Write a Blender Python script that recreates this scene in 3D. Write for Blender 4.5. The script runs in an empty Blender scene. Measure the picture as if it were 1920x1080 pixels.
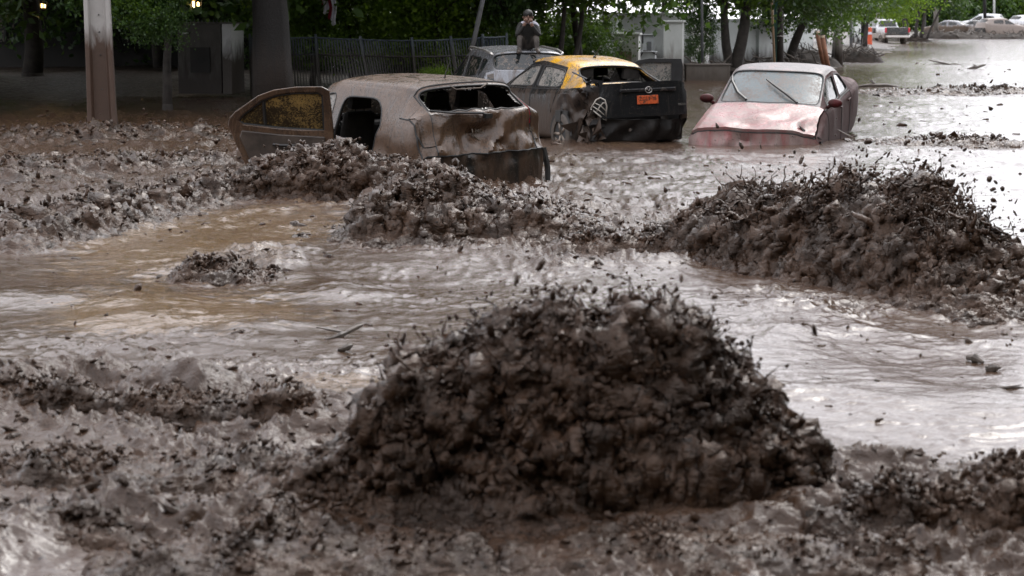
import bpy, bmesh, math, random, time
_T0 = time.time()
def tick(s): print('TICK', s, round(time.time()-_T0, 1), flush=True)
import numpy as np
from mathutils import Vector, Matrix

random.seed(7)
RNG = np.random.default_rng(11)
SC = bpy.context.scene
COL = SC.collection
R = math.radians

# ------------------------------------------------------------------ camera, sky, sun, exposure
CAM_H = 1.85                      # eye height above the mud
LENS = 70.0
FPX = LENS / 36.0 * 1920.0
PITCH = math.atan((540 - 33) / FPX)
cam_d = bpy.data.cameras.new('camera')
cam_d.lens = LENS
cam_d.sensor_width = 36.0
cam_d.clip_start = 0.1
cam_d.clip_end = 3000.0
cam_d.dof.use_dof = True
cam_d.dof.focus_distance = 22.5
cam_d.dof.aperture_fstop = 4.5
cam = bpy.data.objects.new('camera', cam_d)
COL.objects.link(cam)
cam.location = (0, 0, CAM_H)
cam.rotation_euler = (math.pi / 2 - PITCH, 0, 0)
SC.camera = cam

SUN_EL, SUN_AZ = 48.0, 28.0       # overcast glow from behind the scene, a little to the right (azimuth from +Y towards +X)
world = bpy.data.worlds.new('World')
SC.world = world
world.use_nodes = True
_nt = world.node_tree
_nt.nodes.clear()
_out = _nt.nodes.new('ShaderNodeOutputWorld')
_bg = _nt.nodes.new('ShaderNodeBackground')
_sky = _nt.nodes.new('ShaderNodeTexSky')
_sky.sky_type = 'NISHITA'
_sky.sun_disc = False
_sky.sun_elevation = R(SUN_EL)
_sky.sun_rotation = R(SUN_AZ)
_sky.air_density = 1.0
_sky.dust_density = 1.5
_sky.ozone_density = 1.0
_hsv = _nt.nodes.new('ShaderNodeHueSaturation')
_hsv.inputs['Saturation'].default_value = 0.25     # cloud cover: nearly colourless light
_bg.inputs['Strength'].default_value = 0.15
_nt.links.new(_sky.outputs[0], _hsv.inputs['Color'])
_cl = _nt.nodes.new('ShaderNodeMix'); _cl.data_type = 'RGBA'          # an even sheet of pale rain cloud over the whole sky
_cl.inputs[0].default_value = 0.8
_cl.inputs[7].default_value = (8.5, 8.45, 8.95, 1)
_nt.links.new(_hsv.outputs[0], _cl.inputs[6])
_nt.links.new(_cl.outputs[2], _bg.inputs['Color'])
_nt.links.new(_bg.outputs[0], _out.inputs['Surface'])

sun_d = bpy.data.lights.new('sun', 'SUN')
sun_d.energy = 0.95
sun_d.angle = R(30)
sun_d.color = (1.0, 0.97, 0.93)
sun = bpy.data.objects.new('sun', sun_d)
COL.objects.link(sun)
_sd = Vector((math.sin(R(SUN_AZ)) * math.cos(R(SUN_EL)), math.cos(R(SUN_AZ)) * math.cos(R(SUN_EL)), math.sin(R(SUN_EL))))
sun.rotation_euler = (-_sd).to_track_quat('-Z', 'Y').to_euler()
sun.location = (10, 20, 30)

SC.view_settings.view_transform = 'Standard'
SC.view_settings.look = 'None'
SC.view_settings.gamma = 1.0
SC.view_settings.exposure = 0.95
SC.render.engine = 'CYCLES'
SC.cycles.max_bounces = 8
SC.cycles.transparent_max_bounces = 12
SC.cycles.use_denoising = True

# ------------------------------------------------------------------ measuring helpers (photo measurements -> metres)
def ray(px, py):
    a = (px - 960) / FPX
    b = -(py - 540) / FPX
    return np.array([a, math.cos(PITCH) + b * math.sin(PITCH), -math.sin(PITCH) + b * math.cos(PITCH)])
def G(px, py, z=0.0):
    r = ray(px, py)
    t = (z - CAM_H) / r[2]
    return np.array([0, 0, CAM_H]) + r * t
def D(px, py, Y):
    r = ray(px, py)
    return np.array([0, 0, CAM_H]) + r * (Y / r[1])

# ------------------------------------------------------------------ numpy noise
_P = np.random.default_rng(5).permutation(256).astype(np.int32)
_P = np.concatenate([_P, _P, _P])
_GR = np.array([[1,1,0],[-1,1,0],[1,-1,0],[-1,-1,0],[1,0,1],[-1,0,1],[1,0,-1],[-1,0,-1],[0,1,1],[0,-1,1],[0,1,-1],[0,-1,-1],[1,1,0],[-1,1,0],[0,-1,1],[0,-1,-1]], dtype=np.float32)
def _hash(a, b, c):
    h = a*np.uint32(374761393)+b*np.uint32(668265263)+c*np.uint32(2147483647)
    h = (h ^ (h >> np.uint32(13)))*np.uint32(1274126177)
    return h ^ (h >> np.uint32(16))
_A2 = np.linspace(0, 2*np.pi, 64, endpoint=False)
_G2X = np.cos(_A2).astype(np.float32); _G2Y = np.sin(_A2).astype(np.float32)
_GX = np.ascontiguousarray(_GR[:, 0]); _GY = np.ascontiguousarray(_GR[:, 1]); _GZ = np.ascontiguousarray(_GR[:, 2])
def _fade(t): return t*t*t*(t*(t*6-15)+10)
def perlin2(x, y, seed=0.0):
    """2D gradient noise, about -0.7..0.7"""
    x = np.asarray(x, np.float32); y = np.asarray(y, np.float32)
    xf = np.floor(x); yf = np.floor(y)
    xi = xf.astype(np.int32).astype(np.uint32); yi = yf.astype(np.int32).astype(np.uint32)
    x = x-xf; y = y-yf
    sd = np.uint32(int(seed*10)+3)
    o = np.uint32(1)
    def g(a, b, dx, dy):
        h = _hash(a, b, sd) & np.uint32(63)
        return _G2X[h]*dx+_G2Y[h]*dy
    u = _fade(x); v = _fade(y)
    a = g(xi, yi, x, y); b = g(xi+o, yi, x-1, y); c = g(xi, yi+o, x, y-1); d = g(xi+o, yi+o, x-1, y-1)
    p = a+u*(b-a); q = c+u*(d-c)
    return (p+v*(q-p))*1.35
def perlin(x, y, z=None):
    if z is None or np.ndim(z) == 0:
        return perlin2(x, y, 0.0 if z is None else float(z))
    x = np.asarray(x, np.float32); y = np.asarray(y, np.float32); z = np.asarray(z, np.float32)
    xf = np.floor(x); yf = np.floor(y); zf = np.floor(z)
    xi = xf.astype(np.int32).astype(np.uint32); yi = yf.astype(np.int32).astype(np.uint32); zi = zf.astype(np.int32).astype(np.uint32)
    x = x-xf; y = y-yf; z = z-zf
    o = np.uint32(1)
    def g(a, b, c, dx, dy, dz):
        h = _hash(a, b, c) & np.uint32(15)
        return _GX[h]*dx+_GY[h]*dy+_GZ[h]*dz
    u = _fade(x); v = _fade(y); w = _fade(z)
    X1 = xi+o; Y1 = yi+o; Z1 = zi+o
    a = g(xi,yi,zi,x,y,z); b = g(X1,yi,zi,x-1,y,z); c = g(xi,Y1,zi,x,y-1,z); d = g(X1,Y1,zi,x-1,y-1,z)
    e = g(xi,yi,Z1,x,y,z-1); f = g(X1,yi,Z1,x-1,y,z-1); h = g(xi,Y1,Z1,x,y-1,z-1); i = g(X1,Y1,Z1,x-1,y-1,z-1)
    l1 = a+u*(b-a); l2 = c+u*(d-c); l3 = e+u*(f-e); l4 = h+u*(i-h)
    m1 = l1+v*(l2-l1); m2 = l3+v*(l4-l3)
    return m1+w*(m2-m1)
def fbm(x, y, z=None, o=4, gain=0.5):
    s = 0; a = 1.0; k = 1.0
    for i in range(o):
        s = s + a*perlin(x*k+17.3*i, y*k-9.1*i, None if z is None else z*k+3.7*i)
        a *= gain; k *= 2.03
    return s
def sstep(a, b, x):
    t = np.clip((x-a)/(b-a), 0, 1)
    return t*t*(3-2*t)

# ------------------------------------------------------------------ mesh helpers
def mesh_np(name, V, F, smooth=True):
    V = np.asarray(V, np.float32); F = np.asarray(F, np.int32)
    me = bpy.data.meshes.new(name)
    n = F.shape[1]
    me.vertices.add(len(V)); me.vertices.foreach_set('co', V.ravel())
    me.loops.add(F.size); me.loops.foreach_set('vertex_index', F.ravel())
    me.polygons.add(len(F))
    me.polygons.foreach_set('loop_start', np.arange(0, F.size, n, dtype=np.int32))
    me.polygons.foreach_set('loop_total', np.full(len(F), n, np.int32))
    me.update(calc_edges=True)
    me.validate()
    if smooth:
        me.polygons.foreach_set('use_smooth', np.ones(len(me.polygons), bool))
    return me
def link(name, me, mat=None, parent=None, label=None, cat=None, group=None, kind=None):
    o = bpy.data.objects.new(name, me)
    COL.objects.link(o)
    if mat is not None and me is not None:
        if len(me.materials) == 0:
            me.materials.append(mat)
    if parent is not None:
        o.parent = parent
    tag(o, label, cat, group, kind)
    return o
def tag(o, label=None, cat=None, group=None, kind=None):
    if label: o['label'] = label
    if cat: o['category'] = cat
    if group: o['group'] = group
    if kind: o['kind'] = kind
    return o
def thing(name, label, cat, loc=(0, 0, 0), rot=(0, 0, 0), group=None):
    o = bpy.data.objects.new(name, None)
    o.empty_display_size = 0.2
    COL.objects.link(o)
    o.location = loc
    o.rotation_euler = rot
    return tag(o, label, cat, group)
def grid_faces(nu, nv, off=0):
    i = np.arange(nu-1)[:, None]*nv + np.arange(nv-1)[None, :]
    i = i.ravel()
    return np.stack([i, i+nv, i+nv+1, i+1], 1) + off
class MB:
    """collects shapes into one mesh"""
    def __init__(s): s.v = []; s.f = []
    def add(s, V, F):
        o = len(s.v)
        s.v.extend([tuple(map(float, p)) for p in V]); s.f.extend([tuple(int(i)+o for i in f) for f in F])
    def box(s, c, d, rz=0.0, taper=1.0, M=None):
        hx, hy, hz = d[0]/2, d[1]/2, d[2]/2
        V = []
        for z, k in ((-hz, 1.0), (hz, taper)):
            for x, y in ((-hx, -hy), (hx, -hy), (hx, hy), (-hx, hy)):
                V.append(Vector((x*k, y*k, z)))
        if M is None:
            M = Matrix.Translation(c) @ Matrix.Rotation(rz, 4, 'Z')
        V = [M @ p for p in V]
        s.add(V, [(0,3,2,1),(4,5,6,7),(0,1,5,4),(1,2,6,5),(2,3,7,6),(3,0,4,7)])
    def tube(s, pts, rad, n=8, cap=True):
        pts = [Vector(p) for p in pts]
        if not hasattr(rad, '__len__'): rad = [rad]*len(pts)
        V = []; F = []
        prev = None
        for i, p in enumerate(pts):
            t = (pts[min(i+1, len(pts)-1)] - pts[max(i-1, 0)])
            if t.length < 1e-9: t = Vector((0,0,1))
            t.normalize()
            a = prev if prev is not None else (Vector((1,0,0)) if abs(t.x) < .8 else Vector((0,1,0)))
            a = a - t*a.dot(t)
            if a.length < 1e-6: a = t.orthogonal()
            a.normalize(); prev = a
            b = t.cross(a)
            for k in range(n):
                an = 2*math.pi*k/n
                V.append(p + (a*math.cos(an) + b*math.sin(an))*rad[i])
        for i in range(len(pts)-1):
            for k in range(n):
                F.append((i*n+k, i*n+(k+1) % n, (i+1)*n+(k+1) % n, (i+1)*n+k))
        if cap:
            F.append(tuple(range(n))[::-1]); F.append(tuple(range((len(pts)-1)*n, len(pts)*n)))
        s.add(V, F)
    def prism(s, poly, z0, z1, M=None):
        n = len(poly)
        V = [Vector((p[0], p[1], z0)) for p in poly] + [Vector((p[0], p[1], z1)) for p in poly]
        if M is not None: V = [M @ p for p in V]
        F = [tuple(range(n))[::-1], tuple(range(n, 2*n))] + [(k, (k+1) % n, n+(k+1) % n, n+k) for k in range(n)]
        s.add(V, F)
    def build(s, name, mat, parent=None, smooth=False, bevel=0.0, **kw):
        me = bpy.data.meshes.new(name)
        me.from_pydata(s.v, [], s.f)
        me.update()
        if smooth:
            me.polygons.foreach_set('use_smooth', np.ones(len(me.polygons), bool))
        o = link(name, me, mat, parent, **kw)
        if bevel:
            m = o.modifiers.new('bevel', 'BEVEL'); m.width = bevel; m.segments = 2; m.limit_method = 'ANGLE'
        return o

# ------------------------------------------------------------------ materials
def new_mat(name):
    m = bpy.data.materials.new(name); m.use_nodes = True
    nt = m.node_tree
    b = nt.nodes['Principled BSDF']
    return m, nt, b
def N(nt, t, **kw):
    n = nt.nodes.new(t)
    for k, v in kw.items():
        if k.startswith('i_'):
            key = k[2:]
            n.inputs[int(key) if key.isdigit() else key.replace('_', ' ')].default_value = v
        else:
            setattr(n, k, v)
    return n
def noise_n(nt, scale, detail=4, rough=0.55, dist=0.0, vec=None, dim='3D'):
    n = N(nt, 'ShaderNodeTexNoise')
    n.noise_dimensions = dim
    n.inputs['Scale'].default_value = scale
    n.inputs['Detail'].default_value = detail
    n.inputs['Roughness'].default_value = rough
    n.inputs['Distortion'].default_value = dist
    if vec is not None: nt.links.new(vec, n.inputs['Vector'])
    return n.outputs['Fac']
def ramp(nt, fac, stops):
    r = N(nt, 'ShaderNodeValToRGB')
    els = r.color_ramp.elements
    while len(els) < len(stops): els.new(0.5)
    for e, (p, c) in zip(els, stops):
        e.position = p
        e.color = c if len(c) == 4 else (*c, 1)
    nt.links.new(fac, r.inputs[0])
    return r.outputs[0]
def mixc(nt, fac, a, b, mode='MIX'):
    m = N(nt, 'ShaderNodeMix'); m.data_type = 'RGBA'; m.blend_type = mode
    for s, v in ((0, fac), (6, a), (7, b)):
        if hasattr(v, 'links') or isinstance(v, bpy.types.NodeSocket): nt.links.new(v, m.inputs[s])
        else:
            m.inputs[s].default_value = v if s == 0 else (v if len(v) == 4 else (*v, 1))
    return m.outputs[2]
def math_n(nt, op, a, b=0.0, c=None, clamp=False):
    m = N(nt, 'ShaderNodeMath'); m.operation = op; m.use_clamp = clamp
    for s, v in enumerate((a, b) if c is None else (a, b, c)):
        if isinstance(v, bpy.types.NodeSocket): nt.links.new(v, m.inputs[s])
        else: m.inputs[s].default_value = v
    return m.outputs[0]
def bump_n(nt, h, strength, dist, nrm=None):
    b = N(nt, 'ShaderNodeBump')
    b.inputs['Strength'].default_value = strength
    b.inputs['Distance'].default_value = dist
    nt.links.new(h, b.inputs['Height'])
    if nrm is not None: nt.links.new(nrm, b.inputs['Normal'])
    return b.outputs[0]
def objco(nt): return N(nt, 'ShaderNodeTexCoord').outputs['Object']
def geopos(nt): return N(nt, 'ShaderNodeNewGeometry').outputs['Position']
M = {}
def simple(key, col, rough=0.6, metal=0.0, var=0.25, scale=6.0, bump=0.0, bscale=30.0, spec=0.5):
    m, nt, b = new_mat(key)
    co = objco(nt)
    f = noise_n(nt, scale, 5, 0.6, 0.3, co)
    lo = tuple(c*(1-var) for c in col); hi = tuple(min(1, c*(1+var)) for c in col)
    nt.links.new(ramp(nt, f, [(0.3, lo), (0.7, hi)]), b.inputs['Base Color'])
    b.inputs['Roughness'].default_value = rough
    b.inputs['Metallic'].default_value = metal
    b.inputs['Specular IOR Level'].default_value = spec
    if bump:
        nt.links.new(bump_n(nt, noise_n(nt, bscale, 5, 0.6, 0, co), 0.6, bump), b.inputs['Normal'])
    M[key] = m
    return m
# ------------------------------------------------------------------ muddy water and bank
def mud_material(key, silt, mud, dark, rlo, rhi, bscale, bdist, fscale, fdist, ior=1.42, aniso=(1, 1, 1), spk0=0.60, attrs=False):
    """wet mud; with attrs the mesh says where thin silty water lies ('silt') and where the flow is churned ('churn')"""
    m, nt, b = new_mat(key)
    pos = geopos(nt)
    mp = N(nt, 'ShaderNodeMapping'); nt.links.new(pos, mp.inputs['Vector']); mp.inputs['Scale'].default_value = aniso
    big = noise_n(nt, 0.55 if attrs else 3.2, 4, 0.55, 0.6, pos)
    fine = noise_n(nt, 9.0, 6, 0.65, 0.4, mp.outputs[0])
    spk = noise_n(nt, 30.0, 4, 0.7, 0.8, mp.outputs[0])
    if attrs:
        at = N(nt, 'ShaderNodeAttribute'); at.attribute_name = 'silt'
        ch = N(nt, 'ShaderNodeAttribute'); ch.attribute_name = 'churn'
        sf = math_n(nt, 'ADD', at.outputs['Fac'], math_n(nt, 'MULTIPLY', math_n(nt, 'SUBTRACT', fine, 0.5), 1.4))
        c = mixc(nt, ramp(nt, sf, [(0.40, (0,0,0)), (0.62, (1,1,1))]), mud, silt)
        thick = math_n(nt, 'MULTIPLY', ch.outputs['Fac'], math_n(nt, 'MULTIPLY', big, 1.3), clamp=True)
        c = mixc(nt, thick, c, (0.042, 0.023, 0.014))
        sl = N(nt, 'ShaderNodeMapRange', i_1=0.25, i_2=0.9, i_3=0.5, i_4=0.22); nt.links.new(ch.outputs['Fac'], sl.inputs[0]); nt.links.new(sl.outputs[0], b.inputs['Specular IOR Level'])
    else:
        c = mixc(nt, ramp(nt, big, [(0.42, (0,0,0)), (0.6, (1,1,1))]), silt, mud)
    c = mixc(nt, ramp(nt, spk, [(spk0, (0,0,0)), (spk0+0.1, (1,1,1))]), c, dark)
    nt.links.new(c, b.inputs['Base Color'])
    r = N(nt, 'ShaderNodeMapRange', i_1=0.3, i_2=0.7, i_3=rlo, i_4=rhi)
    nt.links.new(fine, r.inputs[0])
    if attrs: nt.links.new(math_n(nt, 'ADD', r.outputs[0], math_n(nt, 'MULTIPLY', ch.outputs['Fac'], 0.16)), b.inputs['Roughness'])
    else: nt.links.new(r.outputs[0], b.inputs['Roughness'])
    b.inputs['IOR'].default_value = ior
    h1 = noise_n(nt, bscale, 5, 0.6, 0.9, mp.outputs[0])
    n1 = bump_n(nt, h1, 1.0, bdist)
    h2 = noise_n(nt, fscale, 4, 0.68, 0.6, mp.outputs[0])
    n2 = bump_n(nt, h2, 1.0, fdist, n1)
    if attrs:
        mr = N(nt, 'ShaderNodeMapRange', i_1=0.05, i_2=0.8, i_3=0.16, i_4=0.7); nt.links.new(ch.outputs['Fac'], mr.inputs[0])
        nt.links.new(mr.outputs[0], n2.node.inputs['Strength'])
        far = N(nt, 'ShaderNodeAttribute'); far.attribute_name = 'chop'
        nt.links.new(far.outputs['Fac'], n1.node.inputs['Distance'])
    nt.links.new(n2, b.inputs['Normal'])
    M[key] = m
    return m
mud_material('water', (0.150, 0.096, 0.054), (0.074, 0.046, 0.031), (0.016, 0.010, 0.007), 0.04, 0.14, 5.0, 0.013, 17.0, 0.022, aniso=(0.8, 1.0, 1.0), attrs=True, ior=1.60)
mud_material('splash_mud', (0.050, 0.027, 0.016), (0.022, 0.012, 0.007), (0.008, 0.005, 0.003), 0.04, 0.15, 16.0, 0.024, 60.0, 0.004, aniso=(0.7, 1.0, 1.2), spk0=0.56, ior=1.36)
M['splash_mud'].node_tree.nodes['Principled BSDF'].inputs['Specular Tint'].default_value = (1.0, 0.88, 0.80, 1)      # tints the mud's grey sky reflections warm brown

# the left edge of the flood (the bank runs back along the street)
EDGE = np.array([(-60, 38), (-30, 41), (-11.6, 45), (-6.5, 47.5), (5.0, 58.6), (12.5, 77), (18.8, 103), (30, 153), (41, 188), (70, 200), (260, 215), (600, 250)], float)
def edge_dist(X, Y):
    """signed distance to the bank line, positive on the bank side"""
    X = np.asarray(X, float); Y = np.asarray(Y, float)
    best = np.full(X.shape, 1e9); sign = np.ones(X.shape)
    for a, b in zip(EDGE[:-1], EDGE[1:]):
        ab = b-a; L = ab.dot(ab)
        t = np.clip(((X-a[0])*ab[0] + (Y-a[1])*ab[1])/L, 0, 1)
        dx = X-(a[0]+t*ab[0]); dy = Y-(a[1]+t*ab[1])
        d = np.hypot(dx, dy)
        s = np.sign(ab[0]*dy-ab[1]*dx)
        m = d < best
        best = np.where(m, d, best); sign = np.where(m, s, sign)
    return best*np.where(sign == 0, 1, sign)
def bank_h(X, Y):
    s = edge_dist(X, Y)
    return -0.55 + 0.55*sstep(-2.5, 0.0, s) + 0.42*sstep(0.0, 4.0, s)

# patches of rough water: (photo x, y, radius x, radius y, strength)
ROUGH = [(200,220,420,30,.6),(150,290,420,60,1.0),(100,340,300,40,.8),(330,345,330,45,1.0),(560,290,200,40,.6),(60,400,200,70,1.2),(120,250,300,40,.5),(560,330,260,40,.7),
         (450,505,120,30,.9),(330,670,420,60,.35),(150,760,420,55,1.1),(520,790,260,35,1.0),
         (200,900,520,140,1.1),(700,980,500,150,1.1),(1250,1060,620,60,.9),(1760,960,330,100,1.2),(1720,1040,400,60,1.1),
         (1150,430,260,60,.8),(950,400,320,80,.8),(1600,560,300,60,.5),(1850,560,180,60,.9),(1000,490,300,45,.45),(1750,125,200,20,.35),(1700,210,250,40,.25),(1150,300,220,30,.3),(1720,290,220,40,.2),(1500,330,200,30,.2)]
# rolling crests: list of photo polylines with height and width in metres
CRESTS = [([(-150,800),(100,735),(240,760),(420,775),(560,760),(650,775),(820,800)], .17, .22),
          ([(-200,480),(0,420),(150,380),(330,365),(460,330),(620,345)], .13, .8),
          ([(340,515),(430,490),(540,515),(640,560)], .075, .30),
          ([(1420,600),(1470,590),(1540,606)], .06, .25),
          ([(-100,560),(100,545),(300,600),(480,630)], .07, .45),
          ([(1380,860),(1600,870),(1800,900),(2000,880)], .13, .22),
          ([(1400,640),(1600,625),(1800,650),(2000,640)], .05, .4),
          ([(1350,760),(1600,740),(1900,770)], .04, .3),
          ([(500,470),(700,500),(900,480),(1100,500),(1300,490)], .07, .5),
          ([(-100,1060),(200,1000),(420,1020),(560,990)], .12, .2),
          ([(1150,930),(1300,960),(1420,1010),(1600,1000),(1900,930)], .14, .22)]
def pl_dist(X, Y, pts):
    best = np.full(X.shape, 1e9)
    for a, b in zip(pts[:-1], pts[1:]):
        ab = b-a; L = ab.dot(ab)
        t = np.clip(((X-a[0])*ab[0]+(Y-a[1])*ab[1])/L, 0, 1)
        best = np.minimum(best, np.hypot(X-(a[0]+t*ab[0]), Y-(a[1]+t*ab[1])))
    return best
def rough_mask(X, Y):
    T = np.full(X.shape, 0.13)
    for px, py, rx, ry, s in ROUGH:
        c = G(px, py); ex = rx/FPX*c[1]
        y0 = G(px, py+ry)[1]; y1 = G(px, max(py-ry, 60))[1]
        ey = np.where(Y > c[1], y1-c[1], c[1]-y0)
        q = ((X-c[0])/ex)**2 + ((Y-c[1])/ey)**2
        T += s*np.exp(-1.2*q)
    return np.clip(T, 0, 1.0)
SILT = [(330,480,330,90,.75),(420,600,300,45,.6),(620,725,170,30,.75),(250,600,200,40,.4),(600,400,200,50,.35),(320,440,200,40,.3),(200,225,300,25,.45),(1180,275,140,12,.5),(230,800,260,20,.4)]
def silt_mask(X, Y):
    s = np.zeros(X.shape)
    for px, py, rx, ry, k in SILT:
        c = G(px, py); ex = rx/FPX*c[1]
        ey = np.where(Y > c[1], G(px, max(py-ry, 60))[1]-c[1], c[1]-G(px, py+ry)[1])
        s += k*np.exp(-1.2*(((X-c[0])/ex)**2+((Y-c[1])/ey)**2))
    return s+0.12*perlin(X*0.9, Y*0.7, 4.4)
def water_surface(X, Y):
    wx = X + 0.35*perlin(X*0.7, Y*0.7, 3.1); wy = Y + 0.35*perlin(X*0.7+40, Y*0.7, 9.1)
    T = rough_mask(X, Y)
    far = sstep(260, 80, Y)
    h = 0.045*fbm(wx*0.42, wy*0.33, 0.5, 3)                     # swell
    rip = 1-np.abs(perlin(wx*1.7, wy*2.1, 2.2))*1.7             # sharp little crests all over
    h += 0.012*rip*(0.4+T)
    rip2 = 1-np.abs(perlin(wx*4.3+7, wy*5.0, 5.2))*1.7
    h += 0.005*rip2*(0.4+T)
    for pts, hh, wd in CRESTS:
        P = np.array([G(px, py)[:2] for px, py in pts])
        d = pl_dist(wx, wy, P)
        h += hh*np.exp(-(d/wd)**2)*(0.75+0.5*perlin(X*2.3, Y*2.3, 1.7))
    # torn turbulent mud: small steep crests and curls on low lumps
    ux = wx + 0.10*perlin(X*3.1, Y*3.1, 1.1); uy = wy + 0.10*perlin(X*3.1+9, Y*3.1, 4.1)
    rg = lambda n: (1-np.abs(n)*1.6)
    c1 = perlin(ux*2.6, uy*2.3, 0.7)
    c2 = rg(perlin(ux*5.2+3, uy*4.6, 1.9))
    c3 = rg(perlin(ux*11.5, uy*10.0, 3.3))
    c4 = rg(perlin(ux*25.0, uy*22.0, 5.3))
    mod = 0.35+0.65*sstep(-0.25, 0.35, perlin(X*1.3, Y*1.1, 8.8))
    k3 = np.clip(15.0/Y, 0.25, 1); k4 = np.clip(9.0/Y, 0.0, 1)
    h += T*mod*(1+0.9*sstep(12, 22, Y))*(0.060*c1 + 0.040*c2*np.abs(c2) + 0.028*k3*c3*np.abs(c3)*(0.5+c2) + 0.007*k4*c4*(0.4+c3) - 0.03)
    c5 = perlin(wx*11.0, wy*13.0, 7.7)
    h += 0.003*c5
    return h*far + (1-far)*0.02*fbm(X*0.6, Y*0.3, 0.1, 2), T
def build_water():
    nr, nc = 900, 540
    # rows close together near the street corner where the photographer stands, wider apart up the street
    t = np.linspace(0, 1, nr)
    inv = (1/5.2)*(1-t) + (1/230.0)*t
    q = 1/5.2-(1/5.2-1/230.0)*t**0.93
    Yr = 1/q
    s = np.linspace(-1, 1, nc)
    s = 0.72*s + 0.28*s**5
    half = 0.385*Yr + 0.4
    X = s[None, :]*half[:, None]
    Y = Yr[:, None] + 0*X
    h, T = water_surface(X, Y)
    # tear the surface sideways too, so that clods overhang
    dx = 0.022*T*perlin(X*11, Y*11, 1.3); dy = 0.03*T*perlin(X*11+31, Y*11, 7.3)
    V = np.stack([X+dx, Y+dy, h], -1).reshape(-1, 3)
    tick('wnoise')
    me = mesh_np('muddy_water', V, grid_faces(nr, nc)[:, ::-1])
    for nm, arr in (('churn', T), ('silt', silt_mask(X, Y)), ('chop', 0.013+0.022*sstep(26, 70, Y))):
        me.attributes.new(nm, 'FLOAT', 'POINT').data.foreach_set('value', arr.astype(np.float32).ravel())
    o = link('muddy_water', me, M['water'], kind='structure', label='brown muddy floodwater rushing down the whole street')
    return o
build_water(); tick('water')

def build_ground():
    xs = np.unique(np.concatenate([np.linspace(-900, -60, 30), np.linspace(-60, 60, 141), np.linspace(60, 900, 40)]))
    ys = np.unique(np.concatenate([np.linspace(-60, 28, 12), np.linspace(28, 120, 90), np.linspace(120, 240, 50), np.linspace(240, 2200, 30)]))
    X, Y = np.meshgrid(xs, ys, indexing='ij')
    s = edge_dist(X, Y)
    Z = bank_h(X, Y) + np.where(s > -3, 0.10*fbm(X*0.8, Y*0.8, 0.2, 4) + 0.05*np.abs(perlin(X*2.2, Y*2.2, .3)), 0)
    V = np.stack([X, Y, Z], -1).reshape(-1, 3)
    me = mesh_np('ground', V, grid_faces(len(xs), len(ys)))
    link('ground', me, M['bank_mud'], kind='structure', label='dark mud covered roadside ground')
simple('debris_mud', (0.026, 0.020, 0.016), 0.75, var=0.5, scale=3, bump=0.03, bscale=6, spec=0.2)
mud_material('bank_mud', (0.045, 0.031, 0.023), (0.030, 0.021, 0.016), (0.014, 0.010, 0.008), 0.3, 0.6, 3.0, 0.10, 20.0, 0.01)
build_ground()
# ------------------------------------------------------------------ splashes of mud
def clod_templates(n=7, sub=2):
    out = []
    for k in range(n):
        bm = bmesh.new()
        bmesh.ops.create_icosphere(bm, subdivisions=sub, radius=1.0)
        V = np.array([v.co[:] for v in bm.verts]); F = np.array([[v.index for v in f.verts] for f in bm.faces])
        bm.free()
        r = 1 + 0.55*perlin(V[:, 0]*1.3+k*7, V[:, 1]*1.3, V[:, 2]*1.3) + 0.3*perlin(V[:, 0]*2.9+k*3, V[:, 1]*2.9+5, V[:, 2]*2.9)
        out.append((V*r[:, None], F))
    return out
CLODS = clod_templates()
CLODS_LO = clod_templates(6, 1)
def rand_rot(n, rng):
    q = rng.normal(size=(n, 4)); q /= np.linalg.norm(q, axis=1)[:, None]
    w, x, y, z = q.T
    return np.stack([np.stack([1-2*(y*y+z*z), 2*(x*y-z*w), 2*(x*z+y*w)], -1),
                     np.stack([2*(x*y+z*w), 1-2*(x*x+z*z), 2*(y*z-x*w)], -1),
                     np.stack([2*(x*z-y*w), 2*(y*z+x*w), 1-2*(x*x+y*y)], -1)], 1)
def scatter(P, rad, rng, tmpl, stretch=(1.0, 1.0, 1.0)):
    """blobs at P with radius rad -> V, F"""
    n = len(P)
    Rm = rand_rot(n, rng)
    sc = rad[:, None]*rng.uniform(0.6, 1.5, (n, 3))
    pick = rng.integers(0, len(tmpl), n)
    Vs = []; Fs = []; off = 0
    for k, (tv, tf) in enumerate(tmpl):
        idx = np.where(pick == k)[0]
        if len(idx) == 0: continue
        v = tv[None]*sc[idx][:, None, :]
        v = np.einsum('nij,nkj->nki', Rm[idx], v)*np.array(stretch)[None, None]
        v = v + P[idx][:, None, :]
        nv = len(tv)
        f = tf[None]+(np.arange(len(idx))*nv)[:, None, None]+off
        Vs.append(v.reshape(-1, 3)); Fs.append(f.reshape(-1, 3)); off += nv*len(idx)
    return np.concatenate(Vs), np.concatenate(Fs)
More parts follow.
